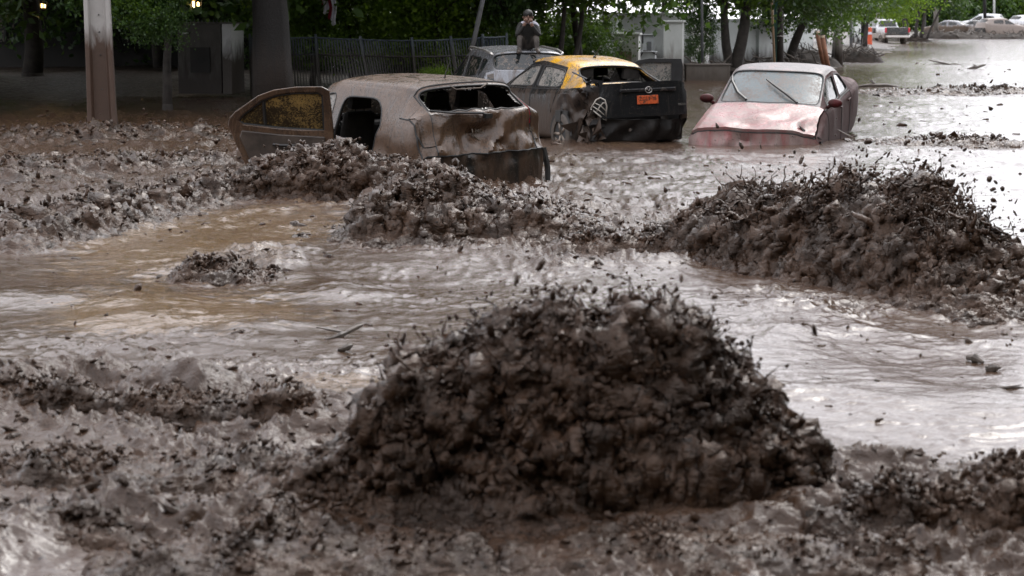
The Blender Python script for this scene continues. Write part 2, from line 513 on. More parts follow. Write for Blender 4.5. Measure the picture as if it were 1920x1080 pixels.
def tendrils(mb_v, mb_f, starts, dirs, rng, length, r0, branch=0.35):
    stack = [(s, d, length*rng.uniform(0.4, 1.3), r0*rng.uniform(0.6, 1.3), 0) for s, d in zip(starts, dirs)]
    tips = []
    off = sum(len(v) for v in mb_v)
    while stack:
        p, d, L, r, dep = stack.pop()
        p = np.array(p, float); d = np.array(d, float); d /= np.linalg.norm(d)+1e-9
        nseg = max(4, int(L/0.03)); nseg = min(nseg, 12)
        st = L/nseg
        ring = []
        for i in range(nseg+1):
            f = i/nseg
            rr = r*(1-0.75*f)*(0.7+0.6*rng.random())
            if rng.random() < 0.12: rr *= 1.8
            a = np.cross(d, [0.3, 0.8, 0.5]); a /= np.linalg.norm(a)+1e-9
            b = np.cross(d, a)
            for k in range(5):
                an = 2*math.pi*k/5
                ring.append(p+(a*math.cos(an)+b*math.sin(an))*rr)
            if i < nseg:
                d = d + rng.normal(size=3)*0.33 + np.array([0, 0, -0.05]); d /= np.linalg.norm(d)
                p = p + d*st
                if dep < 2 and rng.random() < branch*0.4:
                    stack.append((p, d+rng.normal(size=3)*0.8, L*0.5, rr*0.8, dep+1))
        tips.append(p)
        V = np.array(ring)
        F = []
        for i in range(nseg):
            for k in range(5):
                a0 = i*5+k; a1 = i*5+(k+1) % 5
                F.append((a0, a1, a1+5)); F.append((a0, a1+5, a0+5))
        mb_v.append(V); mb_f.append(np.array(F)+off); off += len(V)
    return np.array(tips)
def scatter_dir(P, rad, dirs, rng, tmpl, elong=(1.2, 3.0)):
    """drawn-out blobs, long axis along dirs"""
    n = len(P)
    d = dirs/(np.linalg.norm(dirs, axis=1)[:, None]+1e-9)
    a = np.cross(d, rng.normal(size=(n, 3))); a /= np.linalg.norm(a, axis=1)[:, None]+1e-9
    b = np.cross(d, a)
    Rm = np.stack([a, b, d], -1)
    sc = rad[:, None]*np.stack([rng.uniform(0.55, 1.2, n), rng.uniform(0.45, 1.0, n), rng.uniform(*elong, n)], -1)
    pick = rng.integers(0, len(tmpl), n)
    Vs = []; Fs = []; off = 0
    for k, (tv, tf) in enumerate(tmpl):
        idx = np.where(pick == k)[0]
        if len(idx) == 0: continue
        v = np.einsum('nij,nkj->nki', Rm[idx], tv[None]*sc[idx][:, None, :])+P[idx][:, None, :]
        nv = len(tv)
        Vs.append(v.reshape(-1, 3)); Fs.append((tf[None]+(np.arange(len(idx))*nv)[:, None, None]+off).reshape(-1, 3)); off += nv*len(idx)
    return np.concatenate(Vs), np.concatenate(Fs)
def splash(name, label, origin, axis, prof, thick, grid, unit, n_clod, r_med, n_drop, drop_r, n_tend, tend_len, tend_r, seed, crest_bias=None, drop_up=0.25, tend_box=None, tend_dir=(0, 0, 1), mat='splash_mud', lean=0.0, hscale=1.0, n_tongue=40, macro=0.30, rough=1.0):
    """a wave thrown up by the flood: prof is (s, height) along axis; unit scales its torn relief"""
    rng = np.random.default_rng(seed)
    ax = np.array([axis[0], axis[1], 0.0]); ax /= np.linalg.norm(ax)
    nn = np.array([-ax[1], ax[0], 0.0]); up = np.array([0, 0, 1.0])
    prof = np.array(prof, float); prof[:, 1] *= hscale
    s0, s1 = prof[0, 0], prof[-1, 0]; hm = prof[:, 1].max()
    H = lambda s: np.interp(s, prof[:, 0], prof[:, 1])
    TH = (lambda s: thick(s)) if callable(thick) else (lambda s: thick+0*s)
    def cross(t):          # t: -1 towards the camera, +1 behind
        f = np.where(t < -0.15, np.clip(1-(np.clip(-t-0.15, 0, 1)/0.85)**2.0, 0, 1)**0.85, np.clip(1-(np.clip(t+0.15, 0, 2)/1.15)**2, 0, 1))
        return f
    ns, nt_ = grid
    e = 0.12*(s1-s0)*0.5
    sv = np.linspace(s0-e, s1+e, ns); tv = np.linspace(-1, 1, nt_)
    tv = np.sign(tv)*np.abs(tv)**0.8*1.55
    Sg, Tg = np.meshgrid(sv, tv, indexing='ij')
    Hs = H(Sg)*sstep(s0-e, s0+e*0.3, Sg)*sstep(s1+e, s1-e*0.3, Sg)
    toe = np.clip((1.55-np.abs(Tg))/0.55, 0, 1)
    Z = Hs*cross(Tg)+0.11*unit*(0.35+1.3*np.abs(perlin(Sg*5/unit+9, Tg*4)))*toe*np.clip(Hs/0.25, 0.2, 1)*np.where(np.abs(Tg) > 0.6, 1, 0)-0.09*sstep(1.0, 1.5, np.abs(Tg))-0.05*(1-sstep(0.0, 0.08, Hs))
    Z = Z*(1+macro*perlin(Sg*2.6/unit+seed, Tg*1.1)+0.22*perlin(Sg*6.5/unit+seed, Tg*2.6+3))
    co = ax*Sg[..., None]+nn*(Tg*TH(Sg)+lean*Z)[..., None]+up*Z[..., None]
    def normals(c):
        du = np.gradient(c, axis=0); dv = np.gradient(c, axis=1)
        n = np.cross(du, dv); return n/(np.linalg.norm(n, axis=-1)[..., None]+1e-9)
    amp0 = np.clip(Z/0.16, 0.45, 1.0)[..., None]
    for i, (fr, am) in enumerate(((2.6*unit, 0.13*hm/unit), (4.0, 0.058), (9.5, 0.028), (20.0, 0.026), (42.0, 0.020))):
        nr = normals(co)
        x, y, z = np.moveaxis(co*np.array([0.62 if i > 1 else 0.85, 1.0, 1.2])*(fr/unit), -1, 0)
        dv = np.stack([perlin(x, y, z+11), perlin(x+50, y, z), perlin(x, y+50, z)], -1)
        rg = 1-np.abs(perlin(x*0.8+5, y*0.8, z*0.8))*2.6
        rg = np.where(rg > 0, rg*rg*1.2, rg*0.45)
        ar = am*unit*(rough if i > 1 else 1.0)
        if i == 0: rg = perlin(x*0.8+5, y*0.8, z*0.8)
        co = co+dv*(ar*0.6)*amp0+nr*(rg*ar)[..., None]*amp0
    nr = normals(co)
    root = thing(name, label, 'mud splash' if name == 'mud_splash' else 'mud wave', loc=origin, group='splashes of mud thrown up by the flood' if name == 'mud_splash' else 'low rollers of mud')
    link('wave_body', mesh_np('wave_body', co.reshape(-1, 3), grid_faces(ns, nt_)), M[mat], root)
    # torn clots drawn out along the throw
    w = (np.clip(Z/hm, 0, 1)**2.2+0.05)*(Tg < 0.75)*(Tg > -1.35)
    w = (w*(0.3+1.4*sstep(-0.2, 0.4, perlin(co[..., 0]*5/unit, co[..., 2]*5/unit)))).ravel(); w /= w.sum()
    idx = rng.choice(len(w), n_clod, p=w)
    sc_ = 0.5*(s0+s1)
    Pn = nr.reshape(-1, 3)[idx]; Pp = co.reshape(-1, 3)[idx]
    sg = np.sign((Pn*np.array([0, 0, 1.0])).sum(1).mean())
    Pn = Pn*sg
    crest = np.clip(Pp[:, 2]/hm, 0, 1)
    off = (rng.exponential(0.007, n_clod)*(0.2+2.8*crest**3)-0.004)*unit
    tg = rng.normal(size=(n_clod, 3)); tg = tg-Pn*(tg*Pn).sum(1)[:, None]
    vel = tg*(1.3-crest)[:, None]+Pn*(0.7*crest**3)[:, None]+up*(0.5*crest**2)[:, None]+ax*((Sg.ravel()[idx]-sc_)/(0.5*(s1-s0))*0.9)[:, None]+rng.normal(size=(n_clod, 3))*0.45
    rad = np.clip(0.8*r_med*np.exp(rng.normal(0, 0.85, n_clod)), r_med*0.25, r_med*3.6)
    Vc, Fc = scatter_dir(Pp+Pn*off[:, None], rad, vel, rng, CLODS_LO, (0.8, 2.4))
    link('clots', mesh_np('clots', Vc, Fc), M[mat], root, kind='stuff')
    if n_drop:
        s = rng.uniform(s0, s1, n_drop)
        if crest_bias: s = np.where(rng.random(n_drop) < 0.65, np.clip(rng.normal(crest_bias[0], crest_bias[1], n_drop), s0-0.3, s1+0.3), s)
        z = H(s)*rng.uniform(0.85, 1.02, n_drop)+rng.exponential(drop_up, n_drop)
        tt = rng.normal(0.05, 0.4, n_drop)*TH(s)+lean*z
        P = ax[None]*s[:, None]+nn[None]*tt[:, None]+up[None]*z[:, None]
        rad = np.clip(0.72*drop_r*np.exp(rng.normal(0, 0.75, n_drop)), drop_r*0.2, drop_r*3.0)
        vel = up[None]+ax[None]*((s-sc_)/(0.5*(s1-s0))*0.8)[:, None]+rng.normal(size=(n_drop, 3))*0.7
        Vd, Fd = scatter_dir(P, rad, vel, rng, CLODS_LO, (0.8, 2.6))
        link('droplets', mesh_np('droplets', Vd, Fd), M[mat], root, kind='stuff')
    # thick tongues of mud leaping off the crest
    if n_tongue:
        tb = tend_box or (s0, s1)
        ok = np.where((Sg.ravel() > tb[0]) & (Sg.ravel() < tb[1]) & (Z.ravel() > 0.7*H(Sg.ravel())) & (Z.ravel() > 0.1))[0]
        if len(ok) == 0: ok = np.argsort(Z.ravel())[-200:]
        idx = rng.choice(ok, n_tongue)
        P = co.reshape(-1, 3)[idx]-up*0.02
        dr = rng.normal(size=(n_tongue, 3))*np.array([0.8, 0.4, 0.3])+np.array(tend_dir)[None]
        vs, fs = [], []
        tendrils(vs, fs, P, dr, rng, tend_len*0.9, tend_r*3.6, 0.9)
        link('mud_tongues', mesh_np('mud_tongues', np.concatenate(vs), np.concatenate(fs)), M[mat], root, kind='stuff')
    if n_tend:
        tb = tend_box or (s0, s1)
        ok = np.where((Sg.ravel() > tb[0]) & (Sg.ravel() < tb[1]) & (Z.ravel() > 0.72*H(Sg.ravel())) & (Z.ravel() > 0.08))[0]
        if len(ok) == 0: ok = np.argsort(Z.ravel())[-200:]
        idx = rng.choice(ok, n_tend)
        P = co.reshape(-1, 3)[idx]
        dr = rng.normal(size=(n_tend, 3))*np.array([0.7, 0.5, 0.35])+np.array(tend_dir)[None]+ax[None]*((Sg.ravel()[idx]-sc_)/(0.5*(s1-s0))*0.5)[:, None]
        vs, fs = [], []
        tips = tendrils(vs, fs, P, dr, rng, tend_len, tend_r)
        Vt = np.concatenate(vs); Ft = np.concatenate(fs)
        Vk, Fk = scatter(tips, rng.uniform(0.5, 1.5, len(tips))*tend_r*1.2, rng, CLODS_LO)
        link('flying_strands', mesh_np('flying_strands', np.concatenate([Vt, Vk]), np.concatenate([Ft, Fk+len(Vt)])), M[mat], root, kind='stuff')
    return root

def prof_px(pts, Y):
    """silhouette measured in the photo at depth Y -> (s, height) with s = world x"""
    return [(D(px, py, Y)[0], max(0.0, D(px, py, Y)[2])) for px, py in pts]

YF = 7.45
pf = prof_px([(340,980),(460,925),(560,870),(640,815),(700,765),(760,718),(820,685),(880,650),(925,615),(1000,600),(1085,565),(1110,585),(1200,580),(1280,600),(1335,655),(1385,715),(1420,760),(1500,805),(1520,860),(1560,945),(1610,1010)], YF)
splash('mud_splash', 'largest dark brown mud splash erupting in the blurred foreground', (0, YF, 0), (1, 0.0), pf, lambda s: 0.24+0.26*np.interp(s, [p[0] for p in pf], [p[1] for p in pf]),
       (500, 230), 0.72, 5000, 0.0058, 1100, 0.0050, 300, 0.12, 0.0060, 3, crest_bias=(0.1, 0.35), drop_up=0.09, tend_box=(-0.45, 0.85), lean=0.10, hscale=0.92, macro=0.12, rough=1.15)

YR = 13.6
a0 = G(1290, 470); a1 = G(1960, 600)
axr = (a1-a0)[:2]; Lr = np.hypot(*axr)
pr_px = [(1180,455,458),(1250,440,470),(1320,400,480),(1340,355,485),(1390,340,490),(1430,352,500),(1470,345,505),(1520,330,510),(1600,322,520),(1680,312,535),(1760,315,548),(1830,345,560),(1860,400,568),(1890,470,575),(1920,520,585),(1990,570,605)]
def on_axis(px, py_top, py_base):
    b = G(px, py_base); s = float(np.dot(b[:2]-a0[:2], axr)/Lr)
    q = a0[:2]+axr/Lr*s
    return s, max(0.02, D(px, py_top, q[1])[2])
pr = [on_axis(*p) for p in pr_px]
splash('mud_splash', 'wide brown mud splash bursting up at the right edge of the flood', (a0[0], a0[1]+0.25, 0), axr/Lr, pr, 0.52,
       (470, 200), 0.85, 3800, 0.0085, 1500, 0.0062, 420, 0.22, 0.0080, 5, crest_bias=(pr[10][0], 0.5), drop_up=0.13, tend_box=(pr[4][0], pr[13][0]), tend_dir=(0.4, 0.0, 0.9), lean=0.15, hscale=0.72, rough=1.05)

YM = 17.4
pm = prof_px([(600,480),(665,415),(690,350),(740,325),(800,305),(850,305),(900,345),(960,358),(1010,372),(1060,390),(1110,412),(1180,428),(1260,445),(1330,470)], YM)
splash('mud_splash', 'churning heap of mud in front of the brown hatchback bumper', (0, YM, 0), (1, 0.0), pm, 1.1,
       (340, 180), 0.78, 2600, 0.0090, 500, 0.0060, 110, 0.07, 0.0070, 9, crest_bias=(-0.4, 0.4), drop_up=0.04, hscale=0.72, rough=1.1)
YD = 20.6
pd = prof_px([(380,350),(440,322),(480,295),(520,268),(580,258),(640,250),(690,262),(730,285),(780,300),(830,320),(900,345)], YD)
splash('mud_splash', 'torn mud roller piling against the open door of the hatchback', (0, YD, 0), (1, -0.05), pd, 0.66,
       (280, 130), 0.85, 1800, 0.0095, 300, 0.0065, 70, 0.08, 0.0075, 13, drop_up=0.035, hscale=0.70, rough=1.1)
# low rollers: torn crests of mud running across the flood
def roller(label, pts, h, th, seed, unit=0.8, grid=(260, 70), n=1600, r=0.006):
    P = [G(px, py) for px, py in pts]
    a, c = P[0], P[-1]
    ax = (c-a)[:2]; L = np.hypot(*ax); ax = ax/L
    prof = [(-.05*L, 0.0)]+[(float(np.dot(p[:2]-a[:2], ax)), hh) for p, hh in zip(P, h)]+[(1.05*L, 0.0)]
    return splash('mud_roller', label, (a[0], a[1], 0.0), ax, prof, th, grid, unit, n, r, 60, r*.8, 24, 0.05, r*.9, seed, drop_up=0.02, n_tongue=10, macro=0.5)
roller('dark torn mud ridge at the left edge below the concrete pole', [(-60, 470), (60, 440), (150, 410), (250, 385), (350, 372), (450, 352)], [.10, .17, .15, .12, .16, .10], .55, 21, 1.0, (300, 80), 2200, .009)
roller('small curling mud crest on the calm brown patch', [(345, 520), (390, 508), (430, 505), (480, 512), (540, 528)], [.03, .07, .10, .08, .05], .28, 22, .7, (170, 60), 700, .007)
roller('dark mud ridge curling left of the foreground splash', [(-60, 760), (60, 755), (180, 790), (280, 800), (420, 790), (560, 770), (650, 790)], [.10, .13, .08, .10, .07, .12, .05], .20, 23, .6, (380, 70), 2400, .005)
roller('broken mud ridge running off the lower right corner', [(1500, 1000), (1600, 960), (1700, 930), (1800, 950), (1980, 960)], [.10, .13, .11, .16, .12], .26, 24, .65, (320, 80), 2200, .005)
roller('low torn mud ridge between the two big splashes', [(1040, 470), (1120, 462), (1200, 452), (1280, 455), (1340, 470)], [.06, .11, .09, .12, .08], .45, 25, .9, (200, 60), 1200, .008)
for lb, pts, h, th, sd, un, n, r in (
    ('dark clotted mud ridge low in the left foreground', [(-60, 900), (120, 880), (300, 905), (480, 885), (560, 900)], [.06, .10, .06, .09, .04], .22, 31, .6, 1300, .005),
    ('second dark clotted ridge nearer the lower left corner', [(-60, 1010), (150, 985), (320, 1000), (520, 975), (680, 1000)], [.07, .10, .06, .10, .05], .20, 32, .6, 1300, .005),
    ('nearest mud ridge along the bottom left edge', [(180, 1078), (420, 1055), (700, 1062), (900, 1045)], [.05, .08, .06, .07], .17, 33, .55, 1100, .0045),
    ('muddy ridge in front of the foreground splash', [(960, 1040), (1200, 1025), (1400, 1050), (1700, 1062)], [.05, .08, .06, .08], .18, 34, .55, 1100, .0045),
    ('torn mud ridge left of the open car door', [(-60, 335), (100, 318), (300, 305), (440, 305)], [.09, .13, .10, .06], .7, 35, 1.1, 900, .011),
    ('faint mud ridge on the bright water right of the pale red sedan', [(1640, 268), (1720, 256), (1800, 254), (1900, 266)], [.03, .06, .05, .03], .5, 37, 1.0, 500, .011),
    ('faint mud ridge far out on the bright flood', [(1625, 178), (1700, 166), (1790, 168), (1860, 172)], [.04, .07, .06, .04], .9, 38, 1.5, 400, .018),
    ('low dark ridge in the mud around the concrete pole', [(-60, 268), (120, 252), (300, 246), (430, 250)], [.08, .12, .09, .05], .9, 36, 1.3, 700, .013)):
    roller(lb, pts, h, th*1.45, sd, un, (210, 72), int(n*.7), r)
tick('splashes')
# loose clods riding on the rough water
def water_clods(n=4600):
    rng = np.random.default_rng(77)
    pts = []
    while len(pts) < n:
        px = rng.uniform(-150, 2070, 4000); py = 1085-990*rng.uniform(0, 1, 4000)**0.8
        r = np.array([G(a, b) for a, b in zip(px[:1500], py[:1500])])
        T = rough_mask(r[:, 0], r[:, 1])
        k = rng.random(1500) < (T-0.15)*0.6+0.06
        pts.extend(r[k])
    P = np.array(pts[:n])
    h, T = water_surface(P[:, 0], P[:, 1])
    P[:, 2] = h-0.002
    rad = np.clip(0.0075*np.exp(rng.normal(0, 0.6, n)), 0.003, 0.022)
    rad *= np.clip(P[:, 1]/13.0, 1.0, 4.5)
    ok = edge_dist(P[:, 0], P[:, 1]) < -0.5; P = P[ok]; rad = rad[ok]; n = len(P)
    d = rng.normal(size=(n, 3))*np.array([1.0, 0.7, 0.25])
    V, F = scatter_dir(P, rad, d, rng, CLODS_LO, (1.0, 2.8))
    link('mud_clods', mesh_np('mud_clods', V, F), M['splash_mud'], kind='stuff', label='loose clods of mud riding on the rough flood')
water_clods(); tick('clods')
# ------------------------------------------------------------------ car bodies
class Surf:
    """closed half-section cage (stations x 9 points, right half) -> smooth body surface; v 0..8 right side up to the roof centre, 8..16 left side"""
    def __init__(s, st, ub, vb, deform=None):
        A = np.array(st, float)                       # n,9,3
        L = A[:, ::-1][:, 1:].copy(); L[..., 0] *= -1
        s.C = np.concatenate([A, L], 1)               # n,17,3
        s.n = len(A)
        s.ub = set(ub) | {0, s.n-1}
        vb = set(vb); s.vb = vb | {16-v for v in vb} | {0, 16}
        s.deform = deform
    @staticmethod
    def _tan(a, b, c):
        d0 = b-a; d1 = c-b
        t = 0.5*(d0+d1)
        lim = 2.2*np.minimum(np.abs(d0), np.abs(d1))
        return np.where(d0*d1 <= 0, 0.0, np.clip(t, -lim, lim))
    def _curve(s, p0, p1, p2, p3, f, br1, br2):
        t1 = np.where(br1[:, None], p2-p1, s._tan(p0, p1, p2))
        t2 = np.where(br2[:, None], p2-p1, s._tan(p1, p2, p3))
        f = f[:, None]; f2 = f*f; f3 = f2*f
        return (2*f3-3*f2+1)*p1+(f3-2*f2+f)*t1+(-2*f3+3*f2)*p2+(f3-f2)*t2
    def _row(s, i, v):
        j = np.clip(np.floor(v).astype(int), 0, 15); f = v-j
        g = lambda k: s.C[i, np.clip(k, 0, 16)]
        vbs = np.array([k in s.vb for k in range(18)])
        return s._curve(g(j-1), g(j), g(j+1), g(j+2), f, vbs[j], vbs[j+1])
    def raw(s, u, v):
        u = np.asarray(u, float).ravel(); v = np.asarray(v, float).ravel()
        i = np.clip(np.floor(u).astype(int), 0, s.n-2); f = u-i
        c = lambda k: np.clip(k, 0, s.n-1)
        ubs = np.array([k in s.ub for k in range(s.n+1)])
        return s._curve(s._row(c(i-1), v), s._row(i, v), s._row(c(i+1), v), s._row(c(i+2), v), f, ubs[i], ubs[i+1])
    def ev(s, u, v):
        P = s.raw(u, v)
        return s.deform(P) if s.deform else P
    def nrm(s, u, v):
        u = np.asarray(u, float).ravel(); v = np.asarray(v, float).ravel(); e = 0.02
        u0 = np.clip(u-e, 0, s.n-1); u1 = np.clip(u+e, 0, s.n-1); v0 = np.clip(v-e, 0, 16); v1 = np.clip(v+e, 0, 16)
        du = s.raw(u1, v)-s.raw(u0, v); dv = s.raw(u, v1)-s.raw(u, v0)
        n = np.cross(du, dv); n /= np.linalg.norm(n, axis=1)[:, None]+1e-9
        return n
    def at(s, u, v, off=0.0):
        u = np.asarray(u, float).ravel(); v = np.asarray(v, float).ravel()
        return s.ev(u, v)+s.nrm(u, v)*off*s.sgn
    sgn = 1.0
class Shell:
    """collects pieces of a Surf into one mesh with its open edges folded inwards"""
    def __init__(s, surf, off=0.0): s.S = surf; s.v = []; s.n_ = []; s.f = []; s.off = off; s.c = 0
    def _push(s, u, v, F):
        s.v.append(np.ravel(u).astype(float)); s.n_.append(np.ravel(v).astype(float))
        s.f.extend([tuple(i+s.c for i in f) for f in F]); s.c += len(np.ravel(u))
    def rect(s, u0, u1, v0, v1, n=6, e=0.0):
        nu = max(2, int(round((u1-u0)*n))+1); nv = max(2, int(round((v1-v0)*n))+1)
        U, Vv = np.meshgrid(np.linspace(u0+e, u1-e, nu), np.linspace(v0+e, v1-e, nv), indexing='ij')
        s._push(U.ravel(), Vv.ravel(), [tuple(f) for f in grid_faces(nu, nv)])
        return s
    def ring(s, u0, u1, v0, v1, n=6, ins=(0.08, 0.12), k=7.0, skew=None, e=0.0, solid=False, hole=True):
        """block minus rounded window (hole) or the window pane itself (solid)"""
        nu = max(2, int(round((u1-u0)*n))); nv = max(2, int(round((v1-v0)*n)))
        a = np.linspace(-1, 1, nu+1)[:-1]; b = np.linspace(-1, 1, nv+1)[:-1]
        sq = np.concatenate([np.stack([a, -np.ones_like(a)], 1), np.stack([np.ones_like(b), b], 1), np.stack([-a, np.ones_like(a)], 1), np.stack([-np.ones_like(b), -b], 1)])
        rr = (np.abs(sq[:, 0])**k+np.abs(sq[:, 1])**k)**(1/k)
        inn = sq/rr[:, None]
        iu = ins[0] if hasattr(ins[0], '__len__') else (ins[0], ins[0])
        iv = ins[1] if hasattr(ins[1], '__len__') else (ins[1], ins[1])
        lo = np.array([-1+2*iu[0], -1+2*iv[0]]); hi = np.array([1-2*iu[1], 1-2*iv[1]])
        inn = lo+(inn+1)/2*(hi-lo)
        if skew is not None: inn = skew(inn)
        s.loop = (u0+(inn[:, 0]+1)/2*(u1-u0), v0+(inn[:, 1]+1)/2*(v1-v0))
        m = len(sq)
        if hole:
            ou = u0+e+(sq[:, 0]+1)/2*(u1-u0-2*e); ov = v0+e+(sq[:, 1]+1)/2*(v1-v0-2*e)
            us = []; vs = []
            for t in (0, 0.5, 1.0):
                us.append(ou*(1-t)+s.loop[0]*t); vs.append(ov*(1-t)+s.loop[1]*t)
            F = []
            for r in range(2):
                for q in range(m):
                    F.append((r*m+q, r*m+(q+1) % m, (r+1)*m+(q+1) % m, (r+1)*m+q))
            F = [f[::-1] for f in F]
            s._push(np.concatenate(us), np.concatenate(vs), F)
        if solid:
            cu, cv = s.loop[0].mean(), s.loop[1].mean()
            us = []; vs = []; nr = 6
            for t in np.linspace(1.0, 0.12, nr):
                us.append(cu+(s.loop[0]-cu)*t); vs.append(cv+(s.loop[1]-cv)*t)
            F = []
            for r in range(nr-1):
                for q in range(m):
                    F.append((r*m+q, r*m+(q+1) % m, (r+1)*m+(q+1) % m, (r+1)*m+q)[::-1])
            F.append(tuple(range((nr-1)*m, nr*m))[::-1])
            s._push(np.concatenate(us), np.concatenate(vs), [f[::-1] for f in F] if False else F)
        return s
    def build(s, name, mat, parent, flange=0.03, thick=0.0, M4=None, smooth=True, **kw):
        _u = np.concatenate(s.v); _v = np.concatenate(s.n_)
        Nn = s.S.nrm(_u, _v)*s.S.sgn; V = s.S.ev(_u, _v)+Nn*s.off
        bm = bmesh.new()
        ln = bm.verts.layers.float_vector.new('n')
        vs = [bm.verts.new(p) for p in V]
        for q, nn in zip(vs, Nn): q[ln] = Vector(nn)
        for f in s.f:
            if len(set(f)) > 2:
                try: bm.faces.new([vs[i] for i in f])
                except ValueError: pass
        bmesh.ops.remove_doubles(bm, verts=bm.verts, dist=0.0008)
        bmesh.ops.recalc_face_normals(bm, faces=bm.faces)
        # point the skin outwards
        tot = sum(f.normal.dot(f.verts[0][ln])*f.calc_area() for f in bm.faces)
        if tot < 0: bmesh.ops.reverse_faces(bm, faces=bm.faces)
        if flange:
            be = [e for e in bm.edges if len(e.link_faces) == 1]
            ex = bmesh.ops.extrude_edge_only(bm, edges=be)
            for q in ex['geom']:
                if isinstance(q, bmesh.types.BMVert): q.co -= q[ln]*flange
        bm.normal_update()
        me = bpy.data.meshes.new(name)
        if M4 is not None: bm.transform(M4)
        bm.to_mesh(me); bm.free()
        if smooth:
            me.polygons.foreach_set('use_smooth', np.ones(len(me.polygons), bool))
            me.set_sharp_from_angle(angle=R(38))
        o = link(name, me, mat, parent, **kw)
        if thick:
            md = o.modifiers.new('thickness', 'SOLIDIFY'); md.thickness = thick; md.offset = -1
        return o
def seal(S, loop, r, off=0.0):
    P = S.at(loop[0], loop[1], off)
    b = MB(); b.tube([*map(tuple, P), tuple(P[0])], r, 5, cap=False)
    return b
def seam(S, uv, r=0.007, off=0.0, step=10):
    uv = np.array(uv, float); U = []; Vv = []
    for a, b in zip(uv[:-1], uv[1:]):
        n = max(2, int(np.abs(b-a).max()*step))
        for k in range(n): U.append(a[0]+(b[0]-a[0])*k/n); Vv.append(a[1]+(b[1]-a[1])*k/n)
    U.append(uv[-1, 0]); Vv.append(uv[-1, 1])
    m = MB(); m.tube([tuple(p) for p in S.at(U, Vv, off)], r, 5); return m
def tri_wave(t): return np.abs(((t+0.5) % 2.0)-1.0)*2-1
def crumple(P, c, rad, amp, freq, dirn, seed=0.0):
    """metal folds: plane facets with sharp creases, fading out from c"""
    c = np.array(c); rad = np.array(rad)*np.ones(3)
    q = (((P-c)/rad)**2).sum(1)
    w = np.exp(-q*1.3)
    x, y, z = P.T
    n = perlin(x*freq*0.6+seed, y*freq*0.6, z*freq*0.6)
    f = tri_wave(freq*(0.8*x+0.25*y+0.55*z)+1.8*n+seed)*0.5+tri_wave(freq*1.37*(-0.5*x+0.2*y+0.8*z)+1.5*n+seed*2)*0.5
    return P+np.array(dirn)[None]*(amp*w*f)[:, None]
def dent(P, c, rad, vec):
    c = np.array(c); rad = np.array(rad)*np.ones(3)
    w = np.exp(-(((P-c)/rad)**2).sum(1)*1.3)
    return P+np.array(vec)[None]*w[:, None]
def text_mesh(txt, size, extrude=0.002):
    cu = bpy.data.curves.new('lettering', 'FONT'); cu.body = txt; cu.size = size; cu.extrude = extrude
    cu.align_x = 'CENTER'; cu.align_y = 'CENTER'; cu.resolution_u = 2
    o = bpy.data.objects.new('lettering_source', cu); COL.objects.link(o)
    me = bpy.data.meshes.new_from_object(o.evaluated_get(bpy.context.evaluated_depsgraph_get()))
    bpy.data.objects.remove(o); bpy.data.curves.remove(cu)
    return me
def place_on(S, u, v, off, up=(0, 0, 1)):
    """matrix at a point of the body: local z along the outward normal, local y up"""
    p = Vector(S.at([u], [v], off)[0]); n = Vector(S.nrm([u], [v])[0]*S.sgn)
    y = Vector(up)-n*Vector(up).dot(n); y.normalize()
    x = y.cross(n)
    return Matrix(((x.x, y.x, n.x, p.x), (x.y, y.y, n.y, p.y), (x.z, y.z, n.z, p.z), (0, 0, 0, 1)))
def fix_sign(S):
    p = S.raw([S.n//2], [8.0])[0]; n = S.nrm([S.n//2], [8.0])[0]
    S.sgn = 1.0 if n[2] > 0 else -1.0

